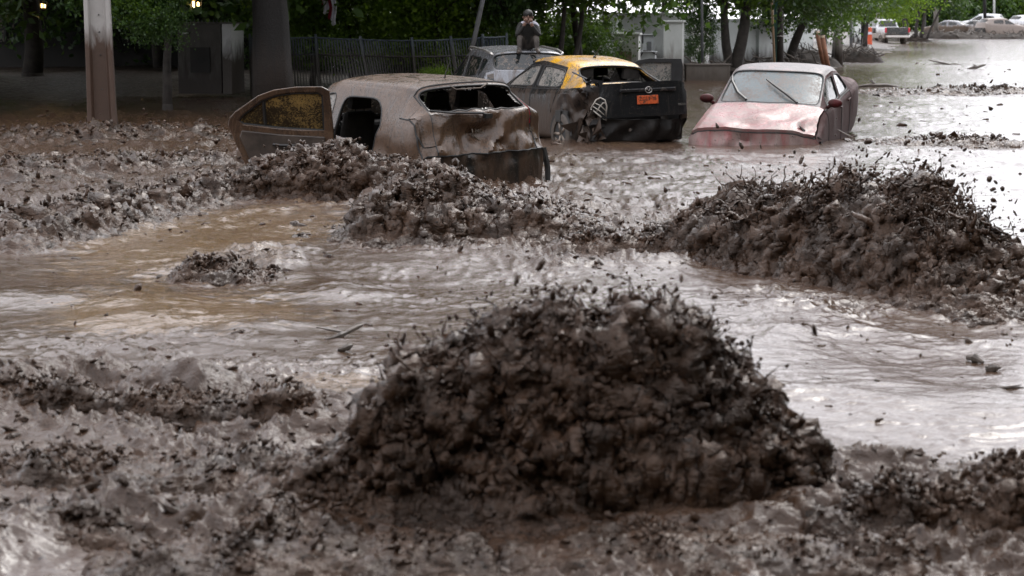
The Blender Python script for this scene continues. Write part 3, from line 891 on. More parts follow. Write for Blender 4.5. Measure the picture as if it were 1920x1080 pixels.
def hatch_cage(k=1.0, wk=1.0, hk=1.0):
    st = [
     ([.72,.76,.80,.80,.78,.70,.52,.30,0],[1.75,1.85,1.93,1.98,2.02,2.06,2.11,2.14,2.15],[.25,.25,.26,.27,.28,.28,.28,.28,.28]),
     ([.78,.85,.88,.88,.84,.74,.54,.30,0],[1.70,1.78,1.88,1.92,1.96,2.02,2.07,2.11,2.12],[.25,.32,.50,.68,.78,.84,.87,.88,.88]),
     ([.78,.88,.905,.89,.83,.72,.52,.28,0],[1.35]*9,[.22,.30,.6,.88,.98,1.02,1.04,1.05,1.05]),
     ([.78,.885,.905,.89,.84,.77,.56,.28,0],[.98,.98,.98,.98,.98,.94,.97,1.03,1.06],[.22,.30,.6,.90,1.02,1.05,1.08,1.10,1.10]),
     ([.78,.885,.905,.895,.86,.67,.58,.30,0],[.50,.50,.50,.50,.50,.05,.06,.14,.17],[.22,.30,.6,.92,1.04,1.50,1.56,1.585,1.59]),
     ([.78,.885,.905,.895,.865,.69,.60,.31,0],[-.22]*9,[.22,.30,.6,.93,1.05,1.54,1.605,1.635,1.645]),
     ([.78,.885,.905,.895,.865,.69,.60,.31,0],[-.32]*9,[.22,.30,.6,.93,1.055,1.54,1.605,1.637,1.645]),
     ([.78,.885,.91,.905,.87,.69,.60,.31,0],[-1.08,-1.08,-1.18,-1.28,-1.34,-1.22,-1.20,-1.20,-1.20],[.22,.30,.62,.98,1.12,1.495,1.575,1.61,1.617]),
     ([.78,.89,.92,.91,.86,.665,.585,.30,0],[-1.50,-1.50,-1.54,-1.60,-1.66,-1.66,-1.70,-1.76,-1.78],[.25,.34,.66,1.02,1.18,1.44,1.525,1.56,1.567]),
     ([.76,.86,.90,.89,.84,.70,.56,.29,0],[-1.78,-1.84,-1.90,-1.93,-1.95,-2.00,-2.04,-2.07,-2.08],[.30,.42,.74,1.04,1.20,1.24,1.235,1.235,1.235]),
     ([.74,.82,.86,.85,.82,.71,.56,.29,0],[-1.85,-1.97,-2.04,-2.07,-2.09,-2.14,-2.17,-2.19,-2.20],[.34,.44,.64,.76,.79,.79,.79,.79,.79]),
     ([.70,.76,.80,.80,.78,.70,.54,.29,0],[-1.80,-1.92,-2.0,-2.05,-2.08,-2.12,-2.15,-2.17,-2.18],[.34,.34,.35,.36,.36,.36,.36,.36,.36]),
    ]
    return [[(x*wk, y*k, z*hk) for x, y, z in zip(*s)] for s in st]
HATCH_UB = [1, 3, 4, 8, 9, 10]
def sedan_cage(k=1.0, wk=1.0, hk=1.0, nose=1.0, gh=1.0):
    st = [
     ([.70,.74,.78,.78,.76,.68,.50,.28,0],[1.80,1.92,2.02,2.08,2.12,2.17,2.21,2.24,2.25],[.22,.22,.23,.24,.25,.25,.25,.25,.25]),
     ([.76,.83,.86,.86,.82,.72,.52,.28,0],[1.76,1.86,1.96,2.01,2.05,2.10,2.16,2.20,2.21],[.22,.30,.44,.56,.64,.70,.73,.74,.74]),
     ([.76,.86,.885,.87,.80,.70,.50,.27,0],[1.50]*9,[.20,.28,.52,.74,.84,.88,.90,.91,.91]),
     ([.76,.865,.885,.87,.82,.75,.55,.28,0],[1.00,1.00,1.00,1.00,1.00,.98,1.02,1.08,1.11],[.20,.28,.54,.82,.93,.965,.99,1.01,1.01]),
     ([.76,.865,.885,.87,.83,.62,.53,.28,0],[.50,.50,.50,.50,.50,.16,.17,.24,.27],[.20,.28,.54,.84,.945,1.35,1.40,1.425,1.43]),
     ([.76,.865,.885,.875,.835,.635,.54,.28,0],[-.20]*9,[.20,.28,.54,.85,.955,1.38,1.435,1.46,1.465]),
     ([.76,.865,.885,.875,.835,.635,.54,.28,0],[-.29]*9,[.20,.28,.54,.85,.957,1.378,1.435,1.46,1.465]),
     ([.76,.865,.885,.88,.835,.60,.52,.27,0],[-.96,-.96,-1.02,-1.12,-1.18,-.98,-.94,-.94,-.94],[.20,.28,.56,.88,.985,1.30,1.375,1.405,1.412]),
     ([.76,.865,.89,.885,.82,.575,.50,.26,0],[-1.40,-1.40,-1.44,-1.50,-1.56,-1.22,-1.18,-1.16,-1.15],[.22,.32,.60,.91,1.01,1.245,1.315,1.345,1.352]),
     ([.76,.86,.885,.875,.80,.69,.54,.28,0],[-1.66,-1.68,-1.72,-1.76,-1.80,-1.78,-1.82,-1.86,-1.88],[.24,.36,.62,.92,1.02,1.045,1.055,1.06,1.06]),
     ([.74,.83,.86,.85,.79,.69,.54,.28,0],[-1.86,-1.94,-2.02,-2.07,-2.10,-2.16,-2.21,-2.24,-2.25],[.26,.40,.64,.92,1.03,1.065,1.075,1.08,1.08]),
     ([.72,.80,.84,.84,.80,.70,.54,.28,0],[-1.88,-2.0,-2.09,-2.14,-2.17,-2.21,-2.24,-2.26,-2.27],[.26,.36,.48,.55,.57,.57,.57,.57,.57]),
     ([.68,.74,.78,.78,.76,.68,.53,.28,0],[-1.84,-1.96,-2.05,-2.10,-2.13,-2.17,-2.20,-2.22,-2.23],[.24,.24,.25,.25,.25,.25,.25,.25,.25]),
    ]
    for i in range(4, 9):
        st[i] = ([x*(gh if q > 4 else 1) for q, x in enumerate(st[i][0])], st[i][1], st[i][2])
    for i, f in ((0, 1.0), (1, 1.0), (2, 0.5)):
        st[i] = ([x*(1+(nose-1)*f) for x in st[i][0]], st[i][1], st[i][2])
    return [[(x*wk, y*k, z*hk) for x, y, z in zip(*s)] for s in st]
SEDAN_UB = [1, 3, 4, 8, 9, 10, 11]

def seat(parent, x, y, z, mat):
    b = MB()
    b.box((x, y+0.22, z), (0.50, 0.52, 0.16))
    o = b.build('seat', mat, parent, bevel=0.05)
    b = MB()
    Mx = Matrix.Translation((x, y-0.10, z+0.38)) @ Matrix.Rotation(R(14), 4, 'X')
    b.box((0, 0, 0), (0.48, 0.14, 0.66), taper=0.86, M=Mx)
    c = b.build('backrest', mat, o, bevel=0.05)
    b = MB()
    Mx = Matrix.Translation((x, y-0.20, z+0.83)) @ Matrix.Rotation(R(12), 4, 'X')
    b.box((0, 0, 0), (0.28, 0.10, 0.19), taper=0.88, M=Mx)
    b.tube([(x-0.06, y-0.19, z+0.68), (x-0.06, y-0.19, z+0.78)], 0.008, 5); b.tube([(x+0.06, y-0.19, z+0.68), (x+0.06, y-0.19, z+0.78)], 0.008, 5)
    b.build('headrest', mat, o, bevel=0.03)
    return o
def wheel(parent, x, y, z, r, w, mat_t, mat_r):
    def lathe(profile, n=28):
        V = []; F = []
        for px, pr in profile:
            for k in range(n):
                a = 2*math.pi*k/n; V.append((px, pr*math.cos(a), pr*math.sin(a)))
        m = len(profile)
        for i in range(m-1):
            for k in range(n): F.append((i*n+k, i*n+(k+1) % n, (i+1)*n+(k+1) % n, (i+1)*n+k))
        return V, F
    e = thing('wheel', None, None, (x, y, z)); e.parent = parent
    b = MB(); b.add(*lathe([(-w/2, r*0.64), (-w/2, r*0.9), (-w*0.38, r), (w*0.38, r), (w/2, r*0.9), (w/2, r*0.64), (-w/2, r*0.64)]))
    b.build('tyre', mat_t, e, smooth=True)
    b = MB(); b.add(*lathe([(-w*0.45, r*0.65), (-w*0.2, r*0.6), (-w*0.22, 0.02), (w*0.22, 0.02), (w*0.2, r*0.6), (w*0.45, r*0.65)]))
    for k in range(5):
        a = 2*math.pi*k/5
        for sx in (-1, 1):
            b.tube([(sx*w*0.34, 0.03*math.cos(a), 0.03*math.sin(a)), (sx*w*0.36, r*0.62*math.cos(a), r*0.62*math.sin(a))], 0.028, 6)
    b.build('rim', mat_r, e, smooth=True)
    return e
def wiper(name, pts, mat, parent, r=0.010):
    b = MB(); b.tube(pts, r, 5)
    d = Vector(pts[-1])-Vector(pts[-2])
    return b.build(name, mat, parent)

# paint with mud on it: film that lies thicker on top and below, splashes, drips and dots
def muddy_paint(key, paint, mud=(0.16, 0.115, 0.085), amount=0.5, speck=0.5, rough=0.22, metal=0.0, low=0.6, streak=True, dark=(0.06, 0.045, 0.036), mrough=0.42, spec=0.5):
    m, nt, b = new_mat(key)
    co = objco(nt)
    mp = N(nt, 'ShaderNodeMapping'); nt.links.new(co, mp.inputs['Vector'])
    mp.inputs['Scale'].default_value = (3.0, 3.0, 0.7) if streak else (2.0, 2.0, 2.0)
    big = noise_n(nt, 2.2, 5, 0.6, 0.8, mp.outputs[0])
    sx = N(nt, 'ShaderNodeSeparateXYZ'); nt.links.new(co, sx.inputs[0])
    hz = N(nt, 'ShaderNodeMapRange', i_1=1.15, i_2=0.35, i_3=-0.12, i_4=low*0.5); nt.links.new(sx.outputs[2], hz.inputs[0])
    f = math_n(nt, 'ADD', big, hz.outputs[0])
    film = ramp(nt, f, [(max(0.0, 0.62-amount*0.5-0.10), (0,0,0)), (0.62-amount*0.5+0.16, (1,1,1))])
    vo = N(nt, 'ShaderNodeTexVoronoi'); vo.inputs['Scale'].default_value = 42.0; nt.links.new(co, vo.inputs['Vector'])
    n2 = noise_n(nt, 6.0, 3, 0.6, 0, co)
    dots = math_n(nt, 'LESS_THAN', math_n(nt, 'SUBTRACT', vo.outputs['Distance'], math_n(nt, 'MULTIPLY', n2, 0.62)), -0.19+0.16*speck)
    tone = noise_n(nt, 14.0, 6, 0.65, 0.5, co)
    mudc = mixc(nt, tone, tuple(c*0.7 for c in mud), tuple(min(1, c*1.25) for c in mud))
    c = mixc(nt, film, paint, mudc)
    c = mixc(nt, dots, c, dark)
    nt.links.new(c, b.inputs['Base Color'])
    rr = N(nt, 'ShaderNodeMapRange', i_1=0.0, i_2=1.0, i_3=rough, i_4=mrough); nt.links.new(film, rr.inputs[0])
    nt.links.new(rr.outputs[0], b.inputs['Roughness'])
    b.inputs['Metallic'].default_value = metal
    b.inputs['Specular IOR Level'].default_value = spec
    hgt = math_n(nt, 'ADD', math_n(nt, 'MULTIPLY', dots, 0.6), math_n(nt, 'MULTIPLY', noise_n(nt, 60, 4, 0.6, 0, co), film))
    nt.links.new(bump_n(nt, hgt, 0.7, 0.004, bump_n(nt, noise_n(nt, 7.0, 4, 0.6, 0.6, mp.outputs[0]), 0.5, 0.012)), b.inputs['Normal'])
    M[key] = m
    return m
def muddy_glass(key, tint, mud, cover, alpha=0.35, scale=38.0, rough=0.08, translucent=False):
    """glass with mud dried on it: clear where the noise leaves it bare"""
    m, nt, b = new_mat(key)
    co = objco(nt)
    f = noise_n(nt, scale, 5, 0.7, 0.6, co)
    big = noise_n(nt, 2.6, 4, 0.6, 0.5, co)
    q = math_n(nt, 'ADD', math_n(nt, 'MULTIPLY', f, 0.75), math_n(nt, 'MULTIPLY', big, 0.45))
    mask = ramp(nt, q, [(0.70-cover*0.35, (0,0,0)), (0.76-cover*0.35, (1,1,1))])
    nt.links.new(mixc(nt, mask, tint, mud), b.inputs['Base Color'])
    al = N(nt, 'ShaderNodeMapRange', i_1=0.0, i_2=1.0, i_3=alpha, i_4=1.0); nt.links.new(mask, al.inputs[0])
    nt.links.new(al.outputs[0], b.inputs['Alpha'])
    rr = N(nt, 'ShaderNodeMapRange', i_1=0.0, i_2=1.0, i_3=rough, i_4=0.5); nt.links.new(mask, rr.inputs[0])
    nt.links.new(rr.outputs[0], b.inputs['Roughness'])
    if translucent:
        tr = N(nt, 'ShaderNodeBsdfTranslucent'); nt.links.new(mixc(nt, mask, tint, mud), tr.inputs[0])
        mx = N(nt, 'ShaderNodeMixShader'); mx.inputs[0].default_value = 0.5
        nt.links.new(b.outputs[0], mx.inputs[1]); nt.links.new(tr.outputs[0], mx.inputs[2])
        nt.links.new(mx.outputs[0], nt.nodes['Material Output'].inputs[0])
    M[key] = m
    return m
simple('black_plastic', (0.018, 0.017, 0.016), 0.45, var=0.4, bump=0.003, bscale=50)
simple('rubber', (0.012, 0.012, 0.012), 0.55)
simple('tyre_mud', (0.055, 0.043, 0.034), 0.6, var=0.5, scale=9, bump=0.006)
simple('rim_mud', (0.16, 0.13, 0.105), 0.4, metal=0.3, var=0.5, scale=9)
simple('interior', (0.016, 0.014, 0.013), 0.7, var=0.4)
simple('seat_fabric', (0.03, 0.025, 0.022), 0.75, var=0.4, scale=10, bump=0.004)
simple('chrome_dirty', (0.42, 0.40, 0.38), 0.3, metal=0.8, var=0.3, scale=12)
simple('black_metal', (0.022, 0.022, 0.023), 0.4, var=0.3)
# ------------------------------------------------------------------ generic car assembly
def assemble(root, S, n, paint, upper, wins, panels, skip=(), glass='car_glass', inner=True, roof_cells=None, flange=0.03, seals=True):
    """wins: (name, u0,u1,v0,v1, ins, k, material or None, parent key, skew); panels: name -> (rects, material)"""
    fix_sign(S)
    used = set()
    def cells(u0, u1, v0, v1):
        return {(i, j) for i in range(int(math.floor(u0)), int(math.ceil(u1))) for j in range(int(math.floor(v0)), int(math.ceil(v1)))}
    wcells = set()
    for w in wins: wcells |= cells(*w[1:5])
    pc = {}
    for k, (rects, mt) in panels.items():
        for r in rects: pc.update({c: k for c in cells(*r)})
    sk = set()
    for r in skip: sk |= cells(*r)
    parts = {}
    lower = Shell(S); top = Shell(S)
    shells = {k: Shell(S) for k in panels}
    nb = 0; nt_ = 0
    def up(i, j): return roof_cells is not None and (i, j) in roof_cells
    for i in range(S.n-1):
        for j in range(16):
            c = (i, j)
            if c in wcells or c in sk or c in pc: continue
            (top if up(i, j) else lower).rect(i, i+1, j, j+1, n)
            if up(i, j): nt_ += 1
    for k, (rects, mt) in panels.items():
        for r in rects:
            free = cells(*r)-wcells
            for (i, j) in free: shells[k].rect(i, i+1, j, j+1, n)
    for w in wins:
        nm, u0, u1, v0, v1, ins, kk, mt, host = w[:9]
        skew = w[9] if len(w) > 9 else None
        sh = shells[host] if host in shells else (top if host == 'roof' else lower)
        sh.ring(u0, u1, v0, v1, n, ins, kk, skew)
    parts['body'] = lower.build('body', M[paint], root, flange)
    if nt_: parts['roof'] = top.build('roof', M[upper], root, flange)
    for k, (rects, mt) in panels.items():
        parts[k] = shells[k].build(k.split(':')[0], M[mt], root, flange)
    for w in wins:
        nm, u0, u1, v0, v1, ins, kk, mt, host = w[:9]
        skew = w[9] if len(w) > 9 else None
        pane = Shell(S, -0.016)
        pane.ring(u0, u1, v0, v1, n, ins, kk, skew, solid=True, hole=False)
        par = parts.get(host, root)
        if mt:
            g = pane.build(nm, M[mt], par, flange=0)
        else: g = None
        if seals:
            seal(S, pane.loop, 0.014, -0.008).build('window_seal', M['rubber'], g or par, smooth=True)
    if inner:
        ish = Shell(S, -0.055)
        for i in range(S.n-1):
            for j in range(16):
                if (i, j) in wcells or (i, j) in sk: continue
                ish.rect(i, i+1, j, j+1, max(2, n//2))
        parts['inner'] = ish.build('inner_lining', M['interior'], root, 0)
    return parts
def emblem_mesh(kind, r):
    b = MB()
    if kind == 'octagon':
        P = [(r*math.cos(math.pi/8+k*math.pi/4), r*math.sin(math.pi/8+k*math.pi/4), 0) for k in range(8)]
        b.tube(P+[P[0], P[1]], r*0.10, 5)
    else:
        P = [(r*math.cos(2*math.pi*k/20), 0.8*r*math.sin(2*math.pi*k/20), 0) for k in range(20)]
        b.tube(P+[P[0], P[1]], r*0.12, 5)
        b.tube([(-0.92*r, 0.12*r, 0), (-0.4*r, 0.3*r, 0), (0, -0.35*r, 0), (0.4*r, 0.3*r, 0), (0.92*r, 0.12*r, 0)], r*0.11, 5)
    return b
def put(o, M4): o.matrix_local = M4; return o

muddy_paint('paint_brown', (0.036, 0.023, 0.017), mud=(0.090, 0.052, 0.031), amount=0.70, speck=0.85, rough=0.15, low=0.1, dark=(0.03, 0.02, 0.014), mrough=0.30)
muddy_paint('paint_bumper', (0.010, 0.009, 0.008), mud=(0.050, 0.030, 0.019), amount=0.18, speck=0.6, rough=0.3, low=0.3, spec=0.3)
muddy_paint('paint_yellow', (0.56, 0.29, 0.010), mud=(0.17, 0.14, 0.12), amount=0.48, speck=1.15, rough=0.18, low=0.0, streak=False)
muddy_paint('paint_black', (0.016, 0.016, 0.017), mud=(0.052, 0.036, 0.027), amount=0.24, speck=0.25, rough=0.16, low=0.65, spec=0.35)
muddy_paint('paint_trunk', (0.012, 0.012, 0.013), mud=(0.055, 0.045, 0.038), amount=0.0, speck=0.3, rough=0.2, low=0.0, spec=0.25)
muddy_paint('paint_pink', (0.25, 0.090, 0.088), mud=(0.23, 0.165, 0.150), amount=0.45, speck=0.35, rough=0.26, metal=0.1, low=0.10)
muddy_paint('paint_pink_side', (0.070, 0.009, 0.011), mud=(0.042, 0.012, 0.011), amount=0.55, speck=0.4, rough=0.42, low=1.0, mrough=0.6, spec=0.18)  # same car paint as the hood, with shade put into a darker colour
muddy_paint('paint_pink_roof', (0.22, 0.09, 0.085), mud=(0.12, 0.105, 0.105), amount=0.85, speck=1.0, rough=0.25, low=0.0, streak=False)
muddy_paint('paint_silver', (0.20, 0.205, 0.22), mud=(0.095, 0.068, 0.050), amount=0.30, speck=0.3, rough=0.25, metal=0.5, low=1.2)
muddy_paint('paint_white', (0.62, 0.63, 0.65), mud=(0.20, 0.16, 0.13), amount=0.20, speck=0.2, rough=0.25, low=1.0)
muddy_paint('paint_greymud', (0.22, 0.19, 0.18), mud=(0.22, 0.18, 0.155), amount=0.75, speck=0.3, rough=0.4, low=0.9)
muddy_paint('paint_charcoal', (0.05, 0.055, 0.06), mud=(0.16, 0.13, 0.11), amount=0.25, speck=0.3, rough=0.25, low=0.9)
muddy_glass('door_glass', (0.30, 0.21, 0.085), (0.045, 0.030, 0.015), 0.42, alpha=0.92, scale=52, translucent=True)
muddy_glass('car_glass', (0.02, 0.03, 0.03), (0.14, 0.11, 0.09), 0.25, alpha=0.55, scale=16)
muddy_glass('clear_glass', (0.10, 0.13, 0.13), (0.20, 0.18, 0.16), 0.45, alpha=0.30, scale=34)
muddy_glass('windshield_glass', (0.12, 0.145, 0.15), (0.10, 0.085, 0.075), 0.36, alpha=0.93, scale=26, rough=0.12)
muddy_glass('dark_glass', (0.012, 0.015, 0.016), (0.10, 0.08, 0.065), 0.22, alpha=0.96, scale=14)
simple('bumper_mud', (0.010, 0.008, 0.007), 0.5, spec=0.2, var=0.7, scale=5, bump=0.02, bscale=9)
simple('door_trim', (0.045, 0.033, 0.026), 0.4, var=0.5, scale=5, bump=0.004)
simple('glass_crumbs', (0.16, 0.15, 0.14), 0.3, var=0.6, scale=20)
m, nt, b = new_mat('taillight'); b.inputs['Base Color'].default_value = (0.42, 0.012, 0.03, 1); b.inputs['Roughness'].default_value = 0.12; M['taillight'] = m
m, nt, b = new_mat('plate_orange'); b.inputs['Roughness'].default_value = 0.45
nt.links.new(ramp(nt, noise_n(nt, 22, 4, 0.7, 0.5, objco(nt)), [(0.38, (0.10, 0.035, 0.02)), (0.52, (0.50, 0.085, 0.02))]), b.inputs['Base Color']); M['plate_orange'] = m
m, nt, b = new_mat('lamp_chrome'); b.inputs['Base Color'].default_value = (0.40, 0.37, 0.33, 1); b.inputs['Metallic'].default_value = 0.4; b.inputs['Roughness'].default_value = 0.3; M['lamp_chrome'] = m

def rot_loc(front_or_rear_xy, yaw, local_y):
    c, s = math.cos(yaw), math.sin(yaw)
    return (front_or_rear_xy[0]-(-s*local_y), front_or_rear_xy[1]-(c*local_y))

# ------------------------------------------------------------------ brown hatchback, rear to us, its rear left door torn open
def build_hatchback():
    yaw = R(38)
    rx = G(924, 346)
    x, y = rot_loc(rx, yaw, -2.17)
    root = thing('hatchback', 'mud coated brown hatchback with smashed rear window and open rear door', 'car', (x, y, -0.455), (R(-0.6), R(-1.4), yaw))
    def df(P):
        P = crumple(P, (0.15, -2.15, 0.95), (1.0, 0.35, 0.30), 0.13, 2.6, (0, 1, 0), 2.0)
        P = crumple(P, (0.0, -2.15, 0.92), (1.0, 0.35, 0.30), 0.045, 6.5, (0, 1, 0.2), 5.0)
        P = dent(P, (-0.30, -2.2, 1.02), (0.35, 0.4, 0.16), (0, 0.10, 0.0))
        P = dent(P, (0.45, -2.2, 1.05), (0.45, 0.4, 0.14), (0, 0.08, -0.02))
        P = crumple(P, (0.0, -2.08, 1.22), (0.8, 0.2, 0.10), 0.035, 5.0, (0, 0.5, 0.9), 6.0)
        P = crumple(P, (-0.9, -1.6, 0.8), (0.3, 0.6, 0.35), 0.018, 3.0, (1, 0, 0), 1.0)
        return P
    S = Surf(hatch_cage(), HATCH_UB, [4, 5], df)
    def arch(q):
        q = q.copy()
        low = np.clip((q[:, 1]+0.15)/1.15, 0, 1)
        hi = q[:, 0] > 0
        q[:, 0] = np.where(hi, q[:, 0]*(1-0.42*low**1.3), q[:, 0])
        return q
    wins = [('rear_window', 8, 9, 5, 11, ((0.10, 0.10), (0.035, 0.035)), 9, None, 'tailgate'),
            ('windshield', 3, 4, 5, 11, ((0.06, 0.04), (0.03, 0.03)), 9, 'clear_glass', 'body'),
            ('side_window', 3, 5, 4, 5, ((0.22, 0.05), (0.10, 0.16)), 6, 'clear_glass', 'door:r1'),
            ('side_window', 6, 7, 4, 5, ((0.06, 0.10), (0.10, 0.16)), 6, 'clear_glass', 'door:r2'),
            ('side_window', 3, 5, 11, 12, ((0.22, 0.05), (0.16, 0.10)), 6, 'clear_glass', 'door:l1'),
            ('door_opening', 6, 7, 11, 15, ((0.05, 0.07), (0.06, 0.03)), 5, None, 'body', arch)]
    panels = {'hood': ([(1, 3, 5, 11)], 'paint_brown'), 'tailgate': ([(8, 10, 5, 11)], 'paint_brown'),
              'bumper': ([(10, 11, 1, 15)], 'paint_bumper'),
              'door:r1': ([(3, 5, 1, 5)], 'paint_brown'), 'door:r2': ([(5, 7, 1, 5)], 'paint_brown'), 'door:l1': ([(3, 5, 11, 15)], 'paint_brown')}
    p = assemble(root, S, 12, 'paint_brown', None, wins, panels, flange=0.028)
    for k, path in enumerate(([(8.0, 5), (8.0, 11), (9.0, 11), (10.0, 11), (10.0, 5), (9.0, 5), (8.0, 5)], [(3, 15), (3, 12), (5, 12), (5, 15)], [(1, 11), (3, 11), (3, 5), (1, 5), (1, 11)],
                              [(8.55, 12.0), (8.9, 12.35), (9.25, 12.6), (9.75, 12.0), (9.75, 11)], [(7.9, 11.9), (8.5, 12.0), (8.55, 11.1)], [(9.3, 12.6), (10.0, 13.3), (10.4, 14)], [(10, 5), (10, 2)], [(10, 11), (10, 14)])):
        seam(S, path, 0.010, 0.0).build('panel_seam', M['rubber'], root)
    # six-sided lamp panels on the rear corners
    for (v0, v1, mt) in ((4.02, 4.98, 'paint_brown'), (11.02, 11.98, 'paint_brown')):
        q = Shell(S, 0.012); q.rect(8.55, 9.75, v0, v1, 8)
        q.build('taillight', M[mt], root, 0.03, label='mud covered taillight')
    q = Shell(S, 0.006); q.rect(8.15, 9.35, 4.90, 5.08, 8); q.build('trim_strip', M['taillight'], root, 0.01, label='strip of bare red paint')
    # broken rubber and hanging strip in the rear window
    b = MB()
    lp = Shell(S); lp.ring(8, 9, 5, 11, 9, ((0.10, 0.10), (0.035, 0.035)), 9, hole=False)
    P = S.at(lp.loop[0], lp.loop[1], -0.02)
    rng = np.random.default_rng(4)
    m_ = len(P)
    for k in range(0, m_):
        a = P[k]; c = P[(k+1) % m_]
        if rng.random() < 0.55:
            cen = P.mean(0); d = (cen-a)/np.linalg.norm(cen-a)*rng.uniform(0.015, 0.06)
            b.add([a, c, c+d*0.4, a+d], [(0, 1, 2, 3)])
    b.build('broken_glass_edge', M['glass_crumbs'], p['tailgate'], kind='stuff')
    wp = [S.at([8.12], [vv], 0.0+oo)[0] for vv, oo in ((8.9, 0.02), (8.7, 0.05), (7.6, 0.05), (7.2, 0.03))]
    wp = [tuple(q+np.array([0, 0, -0.06 if 0 < i < 3 else 0])) for i, q in enumerate(wp)]
    b = MB(); b.tube(wp, 0.008, 5); b.build('hanging_wire', M['rim_mud'], p['tailgate'])
    wp = [tuple(S.at([uu], [vv], oo)[0]) for uu, vv, oo in ((8.97, 11.0, 0.05), (9.0, 9.6, 0.05), (9.02, 8.3, 0.045), (9.1, 8.0, 0.03))]
    b = MB(); b.tube(wp, 0.014, 6); b.box(wp[-1], (0.09, 0.06, 0.05)); b.build('wiper', M['black_plastic'], p['tailgate'])
    # emblem and badge
    M4 = place_on(S, 9.48, 8.15, 0.012)
    put(emblem_mesh('octagon', 0.10).build('emblem', M['rim_mud'], p['tailgate'], smooth=True), M4)
    put(link('emblem_letters', text_mesh('MG', 0.075), M['rim_mud'], p['tailgate']), M4)
    put(link('badge', text_mesh('MG ZX-EV', 0.062), M['rim_mud'], p['tailgate']), place_on(S, 9.50, 5.75, 0.012))
    # seats, dashboard, floor
    for sx in (-0.38, 0.38): seat(root, sx, 0.05, 0.52, M['seat_fabric'])
    for sx in (-0.42, 0.0, 0.42): seat(root, sx, -0.98, 0.52, M['seat_fabric'])
    b = MB(); b.box((0, 0.80, 0.92), (1.5, 0.5, 0.25)); b.build('dashboard', M['interior'], root, bevel=0.05)
    b = MB(); b.box((0, -0.35, 0.34), (1.5, 3.2, 0.04)); b.build('floor_pan', M['interior'], root)
    b = MB()
    c = Vector((-0.38, 0.52, 0.98))
    ring = [c+Vector((0.18*math.cos(a), 0.05*math.sin(a), 0.17*math.sin(a))) for a in np.linspace(0, 2*math.pi, 17)]
    b.tube(ring, 0.015, 6, cap=False); b.build('steering_wheel', M['black_plastic'], root)
    # antenna on the roof
    a = S.at([7.2], [8.0], 0)[0]
    b = MB(); b.tube([tuple(a), tuple(a+np.array([0, -0.03, 0.06])), tuple(a+np.array([0.02, -0.10, 0.20]))], [0.012, 0.006, 0.003], 5); b.build('antenna', M['black_plastic'], root)
    for sx in (-1, 1): wheel(root, sx*0.80, -1.32, 0.33, 0.33, 0.22, M['tyre_mud'], M['rim_mud'])
    b = MB(); b.tube([(0.905, -1.98, 0.78), (0.93, -2.02, 0.55), (0.90, -2.05, 0.36)], 0.035, 6); b.build('torn_bumper_end', M['black_plastic'], root)
    # the open door: outline measured along the door (a) and up (z)
    out = [(0.0, .32), (0.0, 1.0), (0.02, 1.50), (0.10, 1.545), (0.40, 1.55), (0.66, 1.52), (0.84, 1.46), (1.12, 1.28), (1.20, 1.20), (1.215, 1.12), (1.15, .92), (1.04, .66), (0.94, .50), (0.80, .32)]
    win = [(0.11, 1.03), (0.10, 1.44), (0.16, 1.475), (0.42, 1.48), (0.64, 1.455), (0.80, 1.40), (1.04, 1.235), (1.085, 1.17), (1.04, 1.13), (0.6, 1.07)]
    hinge = Vector((-0.885, -0.34, 0))
    Md = Matrix.Translation(hinge) @ Matrix.Rotation(R(-128), 4, 'Z')
    def bulge(a, z): return -0.05*(1-((z-0.8)/0.8)**2)+0.14*max(0, (z-1.05)/0.5)**1.1
    def at(a, z, t): return Md @ Vector((bulge(a, z)+t, -a, z))
    bm = bmesh.new()
    for t in (0.0,):
        lo = [bm.verts.new((a, z, 0)) for a, z in out]; li = [bm.verts.new((a, z, 0)) for a, z in win]
        es = [bm.edges.new((lo[i], lo[(i+1) % len(lo)])) for i in range(len(lo))]+[bm.edges.new((li[i], li[(i+1) % len(li)])) for i in range(len(li))]
        bmesh.ops.triangle_fill(bm, use_beauty=True, use_dissolve=False, edges=es)
    bmesh.ops.subdivide_edges(bm, edges=bm.edges, cuts=1)
    fl = list(bm.faces)
    ex = bmesh.ops.extrude_face_region(bm, geom=fl)
    top = {v for v in ex['geom'] if isinstance(v, bmesh.types.BMVert)}
    for v in bm.verts: v.co = at(v.co.x, v.co.y, 0.075 if v in top else 0.0)
    bmesh.ops.recalc_face_normals(bm, faces=bm.faces)
    me = bpy.data.meshes.new('door'); bm.to_mesh(me); bm.free()
    door = link('door', me, M['paint_brown'], root, label='rear left door swung open, its glass caked with mud')
    bv = door.modifiers.new('bevel', 'BEVEL'); bv.width = 0.015; bv.segments = 2; bv.limit_method = 'ANGLE'
    def pane(name, poly, t, mat):
        V = [at(a, z, t) for a, z in poly]
        bb = MB(); bb.add(V+[at(a, z, t+0.006) for a, z in poly], [tuple(range(len(V))), tuple(range(2*len(V)-1, len(V)-1, -1))]+[(k, (k+1) % len(V), len(V)+(k+1) % len(V), len(V)+k) for k in range(len(V))])
        return bb.build(name, mat, door)
    pane('window', [(0.09, 1.01), (0.09, 1.46), (0.16, 1.49), (0.42, 1.495), (0.64, 1.47), (0.76, 1.43), (0.78, 1.075), (0.6, 1.05)], 0.03, M['door_glass'])
    pane('quarter_window', [(0.80, 1.085), (0.80, 1.42), (1.06, 1.245), (1.10, 1.17), (1.06, 1.12)], 0.03, M['door_glass'])
    b = MB(); b.tube([at(0.79, 1.06, 0.035), at(0.785, 1.43, 0.035)], 0.022, 6); b.build('window_divider', M['black_plastic'], door)
    b = MB(); P = [at(a, z, 0.045) for a, z in win]; b.tube(P+[P[0]], 0.018, 6, cap=False); b.build('window_seal', M['rubber'], door)
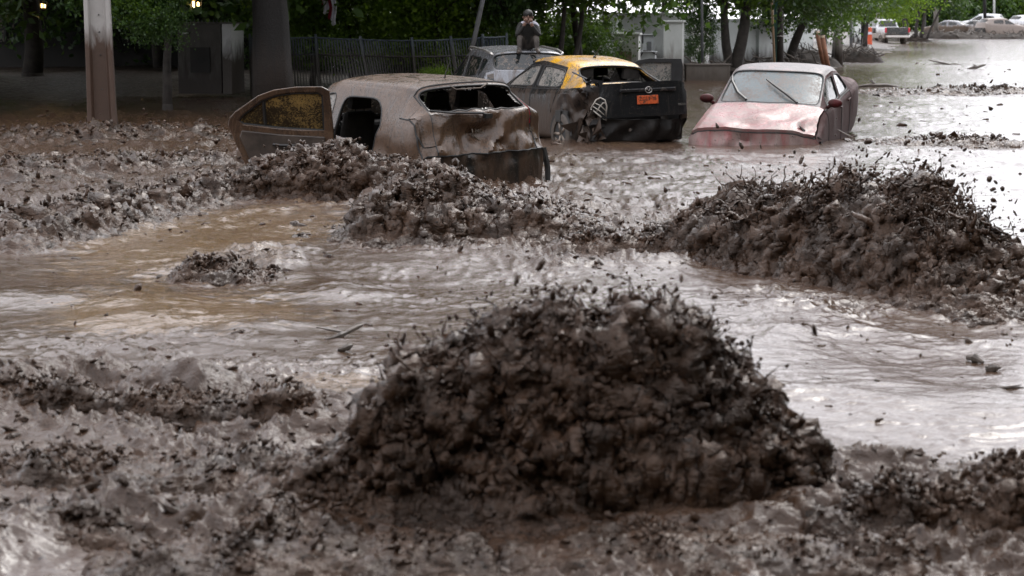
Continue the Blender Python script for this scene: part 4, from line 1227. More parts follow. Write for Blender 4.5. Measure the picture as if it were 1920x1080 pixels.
    V = [(0.10, .45), (0.10, .96), (0.6, 1.0), (1.06, 1.06), (1.09, .98), (0.98, .72), (0.85, .50)]
    bb = MB(); nV = len(V)
    bb.add([at(a, z, 0.07) for a, z in V]+[at(a, z, 0.11) for a, z in V], [tuple(range(nV, 2*nV)), tuple(range(nV))[::-1]]+[(k, (k+1) % nV, nV+(k+1) % nV, nV+k) for k in range(nV)])
    bb.build('door_trim', M['door_trim'], door, bevel=0.012)
    b = MB(); b.tube([at(0.35, .88, 0.13), at(0.42, .87, 0.16), at(0.62, .88, 0.16), at(0.70, .89, 0.13)], 0.018, 6); b.build('door_handle', M['black_plastic'], door)
    return root
build_hatchback(); tick('hatch')

# ------------------------------------------------------------------ black and yellow taxi, rear corner crushed
def build_taxi():
    yaw = R(25)
    rx = G(1203, 268)
    x, y = rot_loc(rx, yaw, -2.25)
    root = thing('taxi', 'wrecked black taxi sedan with yellow roof and crushed rear corner', 'car', (x, y, -0.20), (R(0.5), R(0.5), yaw))
    def df(P):
        P = dent(P, (-0.86, -1.95, 0.62), (0.30, 0.34, 0.40), (0.20, 0.22, 0.0))
        P = crumple(P, (-0.75, -1.75, 0.65), (0.45, 0.55, 0.45), 0.095, 4.2, (0.8, 0.5, 0.1), 3.0)
        P = crumple(P, (-0.86, -1.35, 0.75), (0.25, 0.45, 0.40), 0.035, 3.0, (1, 0, 0), 5.0)
        P = crumple(P, (0.2, -2.1, 0.42), (1.2, 0.3, 0.22), 0.13, 4.0, (0, 1, 0.2), 8.0)
        P = dent(P, (0.0, -1.85, 1.05), (0.8, 0.25, 0.2), (0, 0.0, 0.03))
        return P
    S = Surf(sedan_cage(), SEDAN_UB, [4, 5], df)
    wins = [('rear_window', 8, 9, 5, 11, ((0.06, 0.06), (0.02, 0.02)), 9, None, 'roof'),
            ('windshield', 3, 4, 5, 11, ((0.06, 0.04), (0.03, 0.03)), 9, 'clear_glass', 'roof'),
            ('side_window', 3, 5, 4, 5, ((0.22, 0.05), (0.08, 0.14)), 6, 'clear_glass', 'door:r1'),
            ('side_window', 6, 7, 4, 5, ((0.04, 0.04), (0.08, 0.14)), 5, 'clear_glass', 'door:r2'),
            ('side_window', 3, 5, 11, 12, ((0.22, 0.05), (0.14, 0.08)), 6, 'clear_glass', 'door:l1'),
            ('side_window', 6, 7, 11, 12, ((0.04, 0.04), (0.14, 0.08)), 5, 'clear_glass', 'door:l2')]
    panels = {'hood': ([(1, 3, 5, 11)], 'paint_black'),
              'bumper': ([(11, 12, 1, 15)], 'bumper_mud'),
              'door:r1': ([(3, 5, 1, 5)], 'paint_black'), 'door:r2': ([(5, 7, 1, 5)], 'paint_black'),
              'door:l1': ([(3, 5, 11, 15)], 'paint_black'), 'door:l2': ([(5, 7, 11, 15)], 'paint_black')}
    roof = {(i, j) for i in range(3, 9) for j in range(5, 11)}|{(7, 4), (7, 11), (8, 4), (8, 11)}
    p = assemble(root, S, 9, 'paint_black', 'paint_yellow', wins, panels, skip=[(9, 11, 5, 11)], roof_cells=roof)
    # boot lid, sprung open and twisted
    lidM = Matrix.Translation((0.03, -0.03, 0.035)) @ Matrix.Translation((0, -1.85, 1.05)) @ Matrix.Rotation(R(-2.0), 4, 'X') @ Matrix.Rotation(R(-2.0), 4, 'Y') @ Matrix.Translation((0, 1.85, -1.05))
    q = Shell(Surf(sedan_cage(wk=0.96), SEDAN_UB, [4, 5], lambda P: crumple(P, (-0.6, -2.0, 0.9), (0.35, 0.5, 0.4), 0.03, 3.5, (0.3, 1, 0.3), 4.0)))
    fix_sign(q.S)
    q.rect(9, 11, 4.4, 11.6, 9)
    lid = q.build('trunk_lid', M['paint_trunk'], root, 0.05, M4=lidM, label='black trunk lid sprung ajar')
    LS = q.S
    def onlid(u, v, off): return lidM @ place_on(LS, u, v, off)
    b = MB(); b.box((0, 0, 0), (0.36, 0.13, 0.012)); pl = put(b.build('license_plate', M['plate_orange'], lid, bevel=0.006, label='orange number plate smeared with mud'), onlid(10.52, 7.95, 0.014))
    put(link('plate_characters', text_mesh('ZGLT·16', 0.078), M['black_plastic'], lid), onlid(10.50, 7.95, 0.022))
    put(emblem_mesh('oval', 0.055).build('emblem', M['chrome_dirty'], lid, smooth=True), onlid(10.24, 7.9, 0.03))
    put(link('badge', text_mesh('MAZDA', 0.045), M['chrome_dirty'], lid), onlid(10.70, 5.35, 0.012))
    b = MB(); b.box((0, 0, 0), (0.95, 0.055, 0.035)); put(b.build('lid_trim', M['paint_trunk'], lid, bevel=0.015), onlid(10.24, 7.9, 0.008))
    for path in ([(3, 12), (3, 15)], [(5, 12), (5, 15)], [(3, 12), (5, 12), (7, 12)], [(5, 11.1), (5, 12)], [(6, 11.1), (6, 12)]):
        seam(S, path, 0.009).build('panel_seam', M['rubber'], root)
    # boot floor and twisted sheet metal behind the lid
    b = MB(); b.box((0, -1.75, 0.48), (1.35, 0.8, 0.05)); b.box((0, -1.5, 0.75), (1.4, 0.05, 0.5)); b.build('boot_floor', M['interior'], root)
    b = MB(); rng = np.random.default_rng(8)
    for k in range(16):
        c = np.array([-0.72, -2.02, 0.55])+rng.normal(size=3)*np.array([0.13, 0.14, 0.20])
        q4 = c+rng.normal(size=(5, 3))*0.085
        b.add(q4, [(0, 1, 2), (0, 2, 3), (0, 3, 4), (1, 2, 4)])
    b.build('torn_metal', M['paint_black'], root)
    b = MB()
    for k in range(10):
        c = np.array([-0.70, -1.98, 1.0])+rng.normal(size=3)*np.array([0.08, 0.14, 0.06])
        q4 = c+rng.normal(size=(4, 3))*0.06
        b.add(q4, [(0, 1, 2), (0, 2, 3)])
    b.tube([(-0.72, -1.35, 1.24), (-0.60, -1.62, 1.14), (-0.52, -1.85, 1.07)], 0.014, 5)
    b.build('torn_shelf', M['black_metal'], root)
    # bare tail lamp frame
    lm = Matrix.Translation((-0.70, -2.22, 0.72)) @ Matrix.Scale(0.82, 4) @ Matrix.Rotation(R(-22), 4, 'Z') @ Matrix.Rotation(R(12), 4, 'Y')
    b = MB()
    o = [(-0.16, 0, -0.02), (-0.10, 0, 0.16), (-0.04, 0, 0.21), (0.05, 0, 0.19), (0.11, 0, 0.09), (0.15, 0, -0.17), (0.05, 0, -0.12), (-0.16, 0, -0.02)]
    b.tube(o, 0.014, 6); b.tube([(-0.12, 0, 0.10), (0.0, 0, 0.07), (0.12, 0, 0.0)], 0.011, 6); b.tube([(-0.05, 0, -0.05), (-0.01, 0, 0.05), (0.03, 0, 0.13), (0.08, 0, 0.14)], 0.011, 6); b.tube([(-0.14, 0, 0.03), (0.0, 0, -0.02), (0.13, 0, -0.09)], 0.011, 6)
    put(b.build('taillight_frame', M['lamp_chrome'], root, smooth=True), lm)
    b = MB(); b.box((0, 0.04, 0.02), (0.24, 0.04, 0.24)); put(b.build('lamp_housing', M['black_plastic'], root), lm)
    # fuel filler flap hanging open
    fm = place_on(S, 8.15, 14.1, 0.0)
    b = MB(); b.box((0.0, 0, 0.03), (0.20, 0.19, 0.04)); b.box((-0.16, 0, 0.07), (0.17, 0.18, 0.02)); put(b.build('fuel_flap', M['black_plastic'], root, bevel=0.02), fm)
    b = MB(); P = [S.at([uu], [vv], 0.004)[0] for uu, vv in ((7.0, 12.05), (7.02, 12.6), (6.98, 13.2), (6.9, 13.8))]; b.tube([tuple(q) for q in P], 0.007, 5); b.build('door_seam', M['rubber'], root)
    # far front door standing open
    dm = Matrix.Translation((0.87, 0.80, 0)) @ Matrix.Rotation(R(66), 4, 'Z') @ Matrix.Diagonal((1, 1.14, 1, 1))
    out = [(0.0, .35), (0.0, .95), (0.30, 1.20), (0.55, 1.37), (0.70, 1.40), (1.16, 1.40), (1.18, 1.3), (1.18, .35)]
    win = [(0.16, .97), (0.34, 1.15), (0.58, 1.31), (0.72, 1.335), (1.02, 1.335), (1.02, .97)]
    bm = bmesh.new()
    lo = [bm.verts.new((0, -a, z)) for a, z in out]; li = [bm.verts.new((0, -a, z)) for a, z in win]
    es = [bm.edges.new((lo[i], lo[(i+1) % len(lo)])) for i in range(len(lo))]+[bm.edges.new((li[i], li[(i+1) % len(li)])) for i in range(len(li))]
    bmesh.ops.triangle_fill(bm, use_beauty=True, use_dissolve=False, edges=es)
    ex = bmesh.ops.extrude_face_region(bm, geom=list(bm.faces))
    for v in ex['geom']:
        if isinstance(v, bmesh.types.BMVert): v.co.x -= 0.07
    bm.transform(dm); bmesh.ops.recalc_face_normals(bm, faces=bm.faces)
    me = bpy.data.meshes.new('door'); bm.to_mesh(me); bm.free()
    door = link('door', me, M['black_metal'], root, label='front right door standing open')
    bb = MB(); nV = len(win); bb.add([dm @ Vector((-0.03, -a, z)) for a, z in win]+[dm @ Vector((-0.036, -a, z)) for a, z in win], [tuple(range(nV)), tuple(range(nV, 2*nV))[::-1]]+[(k, (k+1) % nV, nV+(k+1) % nV, nV+k) for k in range(nV)])
    bb.build('window', M['clear_glass'], door)
    for sx in (-0.36, 0.36): seat(root, sx, 0.05, 0.42, M['seat_fabric'])
    for sx in (-0.40, 0.40): seat(root, sx, -0.92, 0.40, M['seat_fabric'])
    b = MB(); b.box((0, 0.85, 0.82), (1.45, 0.45, 0.25)); b.build('dashboard', M['interior'], root, bevel=0.05)
    a = S.at([6.6], [8.0], 0)[0]
    b = MB(); b.tube([tuple(a-np.array([0, 0, .01])), tuple(a+np.array([0, -0.02, 0.03]))], [0.03, 0.02], 8); b.tube([tuple(a+np.array([0, -0.01, 0.02])), tuple(a+np.array([0.05, -0.10, 0.18]))], [0.010, 0.005], 5); b.build('antenna', M['black_plastic'], root)
    for sx in (-1, 1):
        wheel(root, sx*0.815, -1.33, 0.31, 0.32, 0.20, M['tyre_mud'], M['rim_mud'])
    # dark wheel house so the tyre stands in an arch
    b = MB()
    for k in range(13):
        a0 = math.pi*k/12; a1 = math.pi*(k+1)/12
        if k < 12: b.add([(-0.893, -1.33+0.37*math.cos(a0), 0.31+0.37*math.sin(a0)), (-0.893, -1.33+0.37*math.cos(a1), 0.31+0.37*math.sin(a1)), (-0.893, -1.33, 0.2)], [(0, 1, 2)])
    b.build('wheel_arch', M['rubber'], root)
    return root
build_taxi(); tick('taxi')

# ------------------------------------------------------------------ pink-red sedan, nose down in the flood
def build_pink():
    yaw = R(162)
    fx = G(1408, 274)
    x, y = rot_loc(fx, yaw, 2.22)
    root = thing('sedan', 'pale red sedan facing us, nose down in the mud with crumpled hood', 'car', (x, y, -0.345), (R(-4.6), R(-1.5), yaw))
    def df(P):
        P = crumple(P, (-0.40, 1.95, 0.78), (0.75, 0.6, 0.3), 0.085, 2.8, (0, 0.3, 1), 2.6)
        P = crumple(P, (0.1, 2.15, 0.66), (0.9, 0.35, 0.2), 0.07, 3.6, (0, 1, 0.4), 7.0)
        P = crumple(P, (-0.80, 1.75, 0.6), (0.25, 0.5, 0.4), 0.07, 3.2, (1, 0.2, 0), 1.4)
        P = crumple(P, (-0.88, -0.2, 0.75), (0.2, 1.5, 0.3), 0.022, 2.0, (1, 0, 0), 4.4)
        P = dent(P, (-0.74, 1.85, 0.80), (0.16, 0.35, 0.15), (0, 0, -0.10))
        return P
    S = Surf(sedan_cage(1.03, 1.05, 1.0, 1.07, 1.10), SEDAN_UB, [4, 5], df)
    wins = [('rear_window', 8, 9, 5, 11, ((0.06, 0.06), (0.02, 0.02)), 9, 'dark_glass', 'roof'),
            ('windshield', 3, 4, 5, 11, ((0.05, 0.03), (0.025, 0.025)), 10, 'windshield_glass', 'roof'),
            ('side_window', 3, 5, 4, 5, ((0.22, 0.05), (0.08, 0.14)), 6, 'dark_glass', 'door:r1'),
            ('side_window', 6, 7, 4, 5, ((0.04, 0.04), (0.08, 0.14)), 5, 'dark_glass', 'door:r2'),
            ('side_window', 3, 5, 11, 12, ((0.22, 0.03), (0.12, 0.06)), 6, 'dark_glass', 'door:l1'),
            ('side_window', 6, 7, 11, 12, ((0.03, 0.03), (0.12, 0.06)), 5, 'dark_glass', 'door:l2')]
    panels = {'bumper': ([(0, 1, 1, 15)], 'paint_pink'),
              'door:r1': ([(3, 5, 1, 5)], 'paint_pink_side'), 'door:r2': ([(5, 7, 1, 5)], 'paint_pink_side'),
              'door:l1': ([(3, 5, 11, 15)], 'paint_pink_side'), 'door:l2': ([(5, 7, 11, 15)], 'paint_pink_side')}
    roof = {(i, j) for i in range(3, 9) for j in range(5, 11)}
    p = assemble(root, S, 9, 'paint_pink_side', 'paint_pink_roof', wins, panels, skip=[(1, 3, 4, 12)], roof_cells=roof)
    q = Shell(Surf(sedan_cage(1.03, 1.05, 1.0, 1.07, 1.10), SEDAN_UB, [4, 5], lambda P: df(P)+np.array([0, 0, 1.0])[None]*(0.035*sstep(1.2, 2.1, P[:, 1]))[:, None]), 0.012)
    fix_sign(q.S)
    q.rect(1.02, 2.98, 4.15, 11.75, 9)
    hood = q.build('hood', M['paint_pink'], root, 0.045, label='pale red hood buckled along its front edge')
    b = MB(); b.box((0, 1.7, 0.60), (1.35, 0.85, 0.12)); b.build('engine_bay', M['interior'], root)
    for path in ([(1.0, 4.2), (1.0, 11.8)], [(3, 11), (3, 15)], [(5, 12), (5, 15)], [(7, 12), (7, 15)], [(3, 12), (5, 12), (7, 12)]):
        seam(S, path, 0.009).build('panel_seam', M['rubber'], root)
    # wipers
    for (pts) in ([(3.08, 9.1), (3.25, 9.6), (3.62, 10.25), (3.80, 10.45)], [(3.05, 6.5), (3.25, 7.15), (3.5, 7.9), (3.66, 8.35)]):
        pts = [(u, 16-v) for u, v in pts]
        P = [tuple(S.at([u], [v], 0.03 if i else 0.01)[0]) for i, (u, v) in enumerate(pts)]
        b = MB(); b.tube(P, [0.022, 0.024, 0.020, 0.012], 5); b.build('wiper', M['black_plastic'], root)
    # mirrors
    for sx in (-1, 1):
        c = Vector((sx*0.98, 0.80, 1.02))
        b = MB()
        V = []; F = []
        n1, n2 = 8, 12
        for i in range(n1+1):
            for k in range(n2):
                th = math.pi*i/n1; ph = 2*math.pi*k/n2
                V.append(c+Vector((0.11*math.sin(th)*math.cos(ph), 0.065*math.cos(th)+(0.03 if math.cos(th) > 0 else 0), 0.07*math.sin(th)*math.sin(ph))))
        for i in range(n1):
            for k in range(n2): F.append((i*n2+k, i*n2+(k+1) % n2, (i+1)*n2+(k+1) % n2, (i+1)*n2+k))
        b.add(V, F); b.tube([c, Vector((sx*0.86, 0.84, 0.95))], 0.03, 6)
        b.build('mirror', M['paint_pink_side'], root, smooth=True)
    # broken headlight socket and torn fender
    b = MB(); rng = np.random.default_rng(18)
    for k in range(14):
        c = np.array([-0.74, 2.02, 0.58])+rng.normal(size=3)*np.array([0.10, 0.07, 0.07])
        q4 = c+rng.normal(size=(4, 3))*0.06
        b.add(q4, [(0, 1, 2), (0, 2, 3)])
    b.build('broken_headlight', M['black_plastic'], root)
    for sx in (-0.36, 0.36): seat(root, sx, 0.05, 0.42, M['seat_fabric'])
    for sx in (-1, 1): wheel(root, sx*0.83, 1.36, 0.31, 0.32, 0.20, M['tyre_mud'], M['rim_mud'])
    for uu, vv in ((4.9, 13.0), (6.9, 13.0)):
        P = [tuple(S.at([uu-0.25+0.05*k], [vv+0.0], 0.02)[0]) for k in range(5)]
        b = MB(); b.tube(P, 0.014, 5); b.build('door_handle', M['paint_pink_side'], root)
    return root
build_pink(); tick('pink')

# ------------------------------------------------------------------ silver estate behind the taxi (a person sits on it)
def build_estate():
    yaw = R(14)
    c = D(1002, 150, 35.6)
    x, y = rot_loc((c[0], c[1]), yaw, -2.3)
    root = thing('estate_car', 'silver estate car with roof rails, half hidden behind the yellow taxi', 'car', (x, y, -0.36), (0, R(0), yaw))
    S = Surf(hatch_cage(1.08, 1.0, 1.03), HATCH_UB, [4, 5])
    wins = [('rear_window', 8, 9, 5, 11, ((0.08, 0.08), (0.03, 0.03)), 9, 'dark_glass', 'body'),
            ('windshield', 3, 4, 5, 11, ((0.05, 0.03), (0.025, 0.025)), 10, 'car_glass', 'body')]
    for v0, v1, ia in ((4, 5, (0.08, 0.14)), (11, 12, (0.14, 0.08))):
        wins += [('side_window', 3, 5, v0, v1, ((0.22, 0.03), ia), 6, 'dark_glass', 'body'), ('side_window', 6, 7, v0, v1, ((0.03, 0.03), ia), 6, 'dark_glass', 'body'),
                 ('quarter_window', 7, 8, v0, v1, ((0.06, 0.16), ia), 5, 'dark_glass', 'body')]
    panels = {'bumper': ([(10, 11, 1, 15)], 'paint_silver'), 'tailgate': ([(9, 10, 5, 11)], 'paint_silver'), 'hood': ([(1, 3, 5, 11)], 'paint_silver')}
    assemble(root, S, 6, 'paint_silver', None, wins, panels)
    for v in (5.6, 10.4):
        P = [tuple(S.at([u], [v], o)[0]) for u, o in ((4.15, 0.0), (4.3, 0.05), (5.0, 0.055), (6.0, 0.055), (7.0, 0.055), (7.85, 0.045), (7.97, 0.0))]
        b = MB(); b.tube(P, 0.022, 6); b.build('roof_rail', M['chrome_dirty'], root, smooth=True)
    for v0, v1 in ((4.1, 4.9), (11.1, 11.9)):
        q = Shell(S, 0.012); q.rect(9.1, 9.75, v0, v1, 6); q.build('taillight', M['dark_glass'], root, 0.02)
    for sx in (-0.38, 0.38): seat(root, sx, 0.05, 0.52, M['seat_fabric'])
    return root, S
ESTATE, ESTATE_S = build_estate(); tick('estate')

# ------------------------------------------------------------------ far vehicles
def far_car(name, label, kind, px, py, Y, yaw, paint, glass='dark_glass', sc=(1, 1, 1), z=-0.2, tilt=(0, 0), grp='stranded cars far up the street', open_door=False):
    p = D(px, py, Y)
    root = thing(name, label, 'van' if 'van' in name else 'car', (p[0], Y, z), (tilt[0], tilt[1], yaw), group=grp)
    cage = hatch_cage if kind == 'hatch' else sedan_cage
    S = Surf(cage(*sc), HATCH_UB if kind == 'hatch' else SEDAN_UB, [4, 5])
    wins = [('rear_window', 8, 9, 5, 11, ((0.06, 0.06), (0.02, 0.02)), 9, glass, 'body'), ('windshield', 3, 4, 5, 11, ((0.05, 0.03), (0.025, 0.025)), 10, 'windshield_glass', 'body')]
    for v0, v1, ia in ((4, 5, (0.10, 0.16)), (11, 12, (0.16, 0.10))):
        wins += [('side_window', 3, 5, v0, v1, ((0.22, 0.05), ia), 6, glass, 'body'), ('side_window', 6, 7, v0, v1, ((0.05, 0.05), ia), 5, glass, 'body')]
    panels = {'bumper': ([(S.n-2, S.n-1, 1, 15)], 'black_plastic'), 'hood': ([(1, 3, 5, 11)], paint)}
    assemble(root, S, 4, paint, None, wins, panels, seals=False)
    for sx in (-1, 1):
        for yy in (-1.33, 1.33): wheel(root, sx*0.82*sc[1], yy*sc[0], 0.31, 0.32, 0.2, M['tyre_mud'], M['rim_mud'])
    return root
far_car('sedan', 'pale silver sedan with white windshield stranded behind far debris', 'sedan', 1775, 70, 186, R(62), 'paint_silver', z=0.15, sc=(1.05, 1, 1))
far_car('sedan', 'dark grey muddy sedan beside the white van far up the street', 'sedan', 1822, 70, 190, R(80), 'paint_charcoal', z=0.15, sc=(1.0, 1, 1))
far_car('white_van', 'white van roof showing behind the dark sedan far away', 'hatch', 1838, 60, 203, R(70), 'paint_white', z=0.2, sc=(1.15, 1.1, 1.25), grp=None)
far_car('estate_car', 'grey mud caked estate car at the far right of the street', 'hatch', 1878, 70, 182, R(-70), 'paint_greymud', z=0.1, sc=(1.12, 1.0, 1.05))
far_car('hatchback', 'pale car cut off by the right edge of the picture', 'hatch', 1932, 70, 196, R(-60), 'paint_white', z=0.3, sc=(1.1, 1.0, 1.1))
def build_pickup():
    p = G(1657, 82)
    root = thing('pickup_truck', 'white pickup truck with dark tailgate beside the far concrete pole', 'pickup truck', (p[0], p[1], -0.05), (0, 0, R(12)))
    b = MB()
    b.box((0, 0.2, 0.62), (1.80, 4.9, 0.34)); b.box((0.86, -1.55, 0.98), (0.10, 1.7, 0.42)); b.box((-0.86, -1.55, 0.98), (0.10, 1.7, 0.42)); b.box((0, -0.72, 0.98), (1.62, 0.06, 0.42)); b.box((0, 1.95, 0.98), (1.74, 1.35, 0.40), taper=0.95)
    b.build('body', M['paint_white'], root, bevel=0.05)
    b = MB()
    V = [(-0.86, -0.68, 1.16), (0.86, -0.68, 1.16), (0.86, 1.30, 1.16), (-0.86, 1.30, 1.16), (-0.66, -0.52, 1.78), (0.66, -0.52, 1.78), (0.66, 0.65, 1.78), (-0.66, 0.65, 1.78)]
    b.add(V, [(0, 3, 2, 1), (4, 5, 6, 7), (0, 1, 5, 4), (1, 2, 6, 5), (2, 3, 7, 6), (3, 0, 4, 7)])
    cab = b.build('cab', M['paint_white'], root, bevel=0.06)
    def quad(name, P, mat, par):
        P = [Vector(q) for q in P]; n = (P[1]-P[0]).cross(P[2]-P[0]).normalized()
        bb = MB(); bb.add(P+[q+n*0.012 for q in P], [(0, 3, 2, 1), (4, 5, 6, 7), (0, 1, 5, 4), (1, 2, 6, 5), (2, 3, 7, 6), (3, 0, 4, 7)]); return bb.build(name, mat, par)
    quad('rear_window', [(-0.68, -0.655, 1.26), (0.68, -0.655, 1.26), (0.56, -0.565, 1.68), (-0.56, -0.565, 1.68)], M['dark_glass'], cab)
    for sx in (-1, 1): quad('side_window', [(sx*0.835, -0.45, 1.26), (sx*0.835, 1.0, 1.26), (sx*0.70, 0.6, 1.70), (sx*0.70, -0.38, 1.70)][::sx], M['dark_glass'], cab)
    b = MB(); b.box((0, -2.40, 0.97), (1.60, 0.07, 0.52)); b.build('tailgate', M['dark_glass'], root, bevel=0.02)
    for sx in (-1, 1):
        b = MB(); b.box((sx*0.87, -2.40, 1.03), (0.13, 0.09, 0.34)); b.build('taillight', M['taillight'], root, bevel=0.02)
    b = MB(); b.box((0, -2.52, 0.58), (1.78, 0.16, 0.17)); b.build('bumper', M['chrome_dirty'], root, bevel=0.04)
    for sx in (-1, 1):
        for yy in (-1.55, 1.75): wheel(root, sx*0.82, yy, 0.36, 0.37, 0.25, M['tyre_mud'], M['rim_mud'])
        b = MB(); b.box((sx*1.02, 0.95, 1.25), (0.2, 0.08, 0.16)); b.build('mirror', M['black_plastic'], root, bevel=0.02)
    return root
build_pickup(); tick('far cars')
# ------------------------------------------------------------------ background materials
def stained(key, clean, stain, z0, z1, rough=0.6, scale=1.5, bump=0.004):
    """surface with a tide mark of dried mud up to about z1"""
    m, nt, b = new_mat(key)
    pos = geopos(nt)
    sx = N(nt, 'ShaderNodeSeparateXYZ'); nt.links.new(pos, sx.inputs[0])
    mp = N(nt, 'ShaderNodeMapping'); nt.links.new(pos, mp.inputs['Vector']); mp.inputs['Scale'].default_value = (1, 1, 0.25)
    n1 = noise_n(nt, scale*3, 6, 0.65, 0.6, mp.outputs[0])
    f = math_n(nt, 'ADD', sx.outputs[2], math_n(nt, 'MULTIPLY', math_n(nt, 'SUBTRACT', n1, 0.5), (z1-z0)*2.5))
    mr = N(nt, 'ShaderNodeMapRange', i_1=z0, i_2=z1, i_3=1.0, i_4=0.0); mr.clamp = True; nt.links.new(f, mr.inputs[0])
    tone = noise_n(nt, scale*2, 5, 0.6, 0.4, pos)
    cc = mixc(nt, tone, tuple(c*0.72 for c in clean), clean)
    sc_ = mixc(nt, tone, tuple(c*0.6 for c in stain), stain)
    nt.links.new(mixc(nt, mr.outputs[0], cc, sc_), b.inputs['Base Color'])
    b.inputs['Roughness'].default_value = rough
    nt.links.new(bump_n(nt, noise_n(nt, 26, 5, 0.65, 0, pos), 0.5, bump), b.inputs['Normal'])
    M[key] = m; return m
MUDS = (0.075, 0.042, 0.027)
stained('pole_concrete', (0.38, 0.36, 0.34), MUDS, 1.35, 1.75, 0.6, 2.5)
stained('pole_far', (0.30, 0.28, 0.25), (0.05, 0.038, 0.03), 0.4, 0.9, 0.7, 2.5)
stained('white_wall', (0.50, 0.53, 0.52), (0.05, 0.045, 0.038), 0.42, 0.85, 0.6, 1.0)
stained('white_pier', (0.60, 0.62, 0.60), (0.13, 0.09, 0.07), 0.35, 1.0, 0.6, 1.4)
stained('low_wall', (0.13, 0.11, 0.095), (0.09, 0.07, 0.055), 0.1, 0.4, 0.7, 2)
stained('fence_metal', (0.075, 0.095, 0.115), (0.050, 0.043, 0.038), 0.95, 1.25, 0.42, 1.5)
stained('trunk_mud', (0.012, 0.010, 0.009), (0.026, 0.017, 0.012), 0.7, 1.5, 0.75, 2.0, 0.06)
stained('gate_wall', (0.085, 0.078, 0.070), (0.030, 0.022, 0.018), 0.5, 1.5, 0.7, 2.0, 0.01)
stained('gate_white', (0.62, 0.63, 0.64), (0.06, 0.048, 0.04), 0.9, 1.35, 0.6, 2.2)
simple('bark', (0.035, 0.029, 0.025), 0.85, var=0.5, scale=5, bump=0.02, bscale=18)
simple('wood_pale', (0.42, 0.29, 0.18), 0.7, var=0.25, scale=8)
simple('wood_stake', (0.22, 0.095, 0.05), 0.7, var=0.35, scale=8)
simple('wood_end', (0.60, 0.47, 0.34), 0.7, var=0.2)
simple('post_green', (0.018, 0.065, 0.055), 0.5, var=0.3)
simple('steel_grey', (0.12, 0.125, 0.13), 0.5, var=0.3, scale=4)
simple('driftwood', (0.060, 0.046, 0.036), 0.55, var=0.5, scale=12, bump=0.006)
simple('orange_plastic', (0.55, 0.085, 0.03), 0.5, var=0.2)
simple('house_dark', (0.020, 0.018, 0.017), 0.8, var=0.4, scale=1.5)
simple('cabinet_grey', (0.36, 0.38, 0.39), 0.5, var=0.15)
def leaf_mat(key, a, b_, trans=0.45):
    m, nt, b = new_mat(key)
    g = N(nt, 'ShaderNodeNewGeometry')
    n1 = noise_n(nt, 0.9, 3, 0.6, 0, g.outputs['Position'])
    f = math_n(nt, 'ADD', math_n(nt, 'MULTIPLY', n1, 0.7), math_n(nt, 'MULTIPLY', g.outputs['Random Per Island'], 0.5))
    c = ramp(nt, f, [(0.3, a), (0.8, b_)])
    nt.links.new(c, b.inputs['Base Color']); b.inputs['Roughness'].default_value = 0.42
    tr = N(nt, 'ShaderNodeBsdfTranslucent')
    nt.links.new(mixc(nt, 0.5, c, (0.16, 0.26, 0.03)), tr.inputs[0])
    mx = N(nt, 'ShaderNodeMixShader'); mx.inputs[0].default_value = trans
    nt.links.new(b.outputs[0], mx.inputs[1]); nt.links.new(tr.outputs[0], mx.inputs[2])
    nt.links.new(mx.outputs[0], nt.nodes['Material Output'].inputs[0])
    M[key] = m; return m
leaf_mat('leaf_dark', (0.018, 0.048, 0.014), (0.050, 0.105, 0.020), 0.35)
leaf_mat('leaf_mid', (0.045, 0.095, 0.012), (0.130, 0.230, 0.025), 0.55)
leaf_mat('leaf_bright', (0.080, 0.140, 0.010), (0.200, 0.320, 0.025), 0.6)

# ------------------------------------------------------------------ foliage
def leaf_quads(C, size, rng, droop=0.3):
    """pointed four-sided leaves at C"""
    n = len(C)
    d = rng.normal(size=(n, 3)); d[:, 2] -= droop; d /= np.linalg.norm(d, axis=1)[:, None]
    a = np.cross(d, rng.normal(size=(n, 3))); a /= np.linalg.norm(a, axis=1)[:, None]+1e-9
    sz = size*rng.uniform(0.6, 1.4, n)
    L = d*sz[:, None]; W = a*(sz*0.32)[:, None]
    nrm = np.cross(d, a)*(sz*0.12)[:, None]
    V = np.stack([C, C+L*0.45+W+nrm, C+L, C+L*0.45-W+nrm], 1).reshape(-1, 3)
    F = np.arange(4*n).reshape(-1, 4)
    return V, F
def crown_mesh(name, r, n_clump, per, size, seed, low=0.0, low_boost=1.0, gap=0.25):
    """leaf clumps through an uneven crown of radii r, centre at origin"""
    rng = np.random.default_rng(seed)
    P = rng.normal(size=(n_clump*3, 3)); P /= np.linalg.norm(P, axis=1)[:, None]
    rad = rng.uniform(0.30, 1.0, n_clump*3)**0.5
    lump = 1+0.35*perlin(P[:, 0]*2.2+seed, P[:, 1]*2.2, P[:, 2]*2.2)*2
    P = P*(rad*lump)[:, None]*np.array(r)[None]
    keep = perlin(P[:, 0]*0.9+3*seed, P[:, 1]*0.9, P[:, 2]*0.9) > -gap
    P = P[keep][:n_clump]
    cs = rng.uniform(0.25, 0.55, len(P))
    C = np.repeat(P, per, 0)+rng.normal(size=(len(P)*per, 3))*np.repeat(cs, per)[:, None]*np.array([1, 1, 0.7])
    V, F = leaf_quads(C, size, rng)
    return mesh_np(name, V, F, smooth=False)
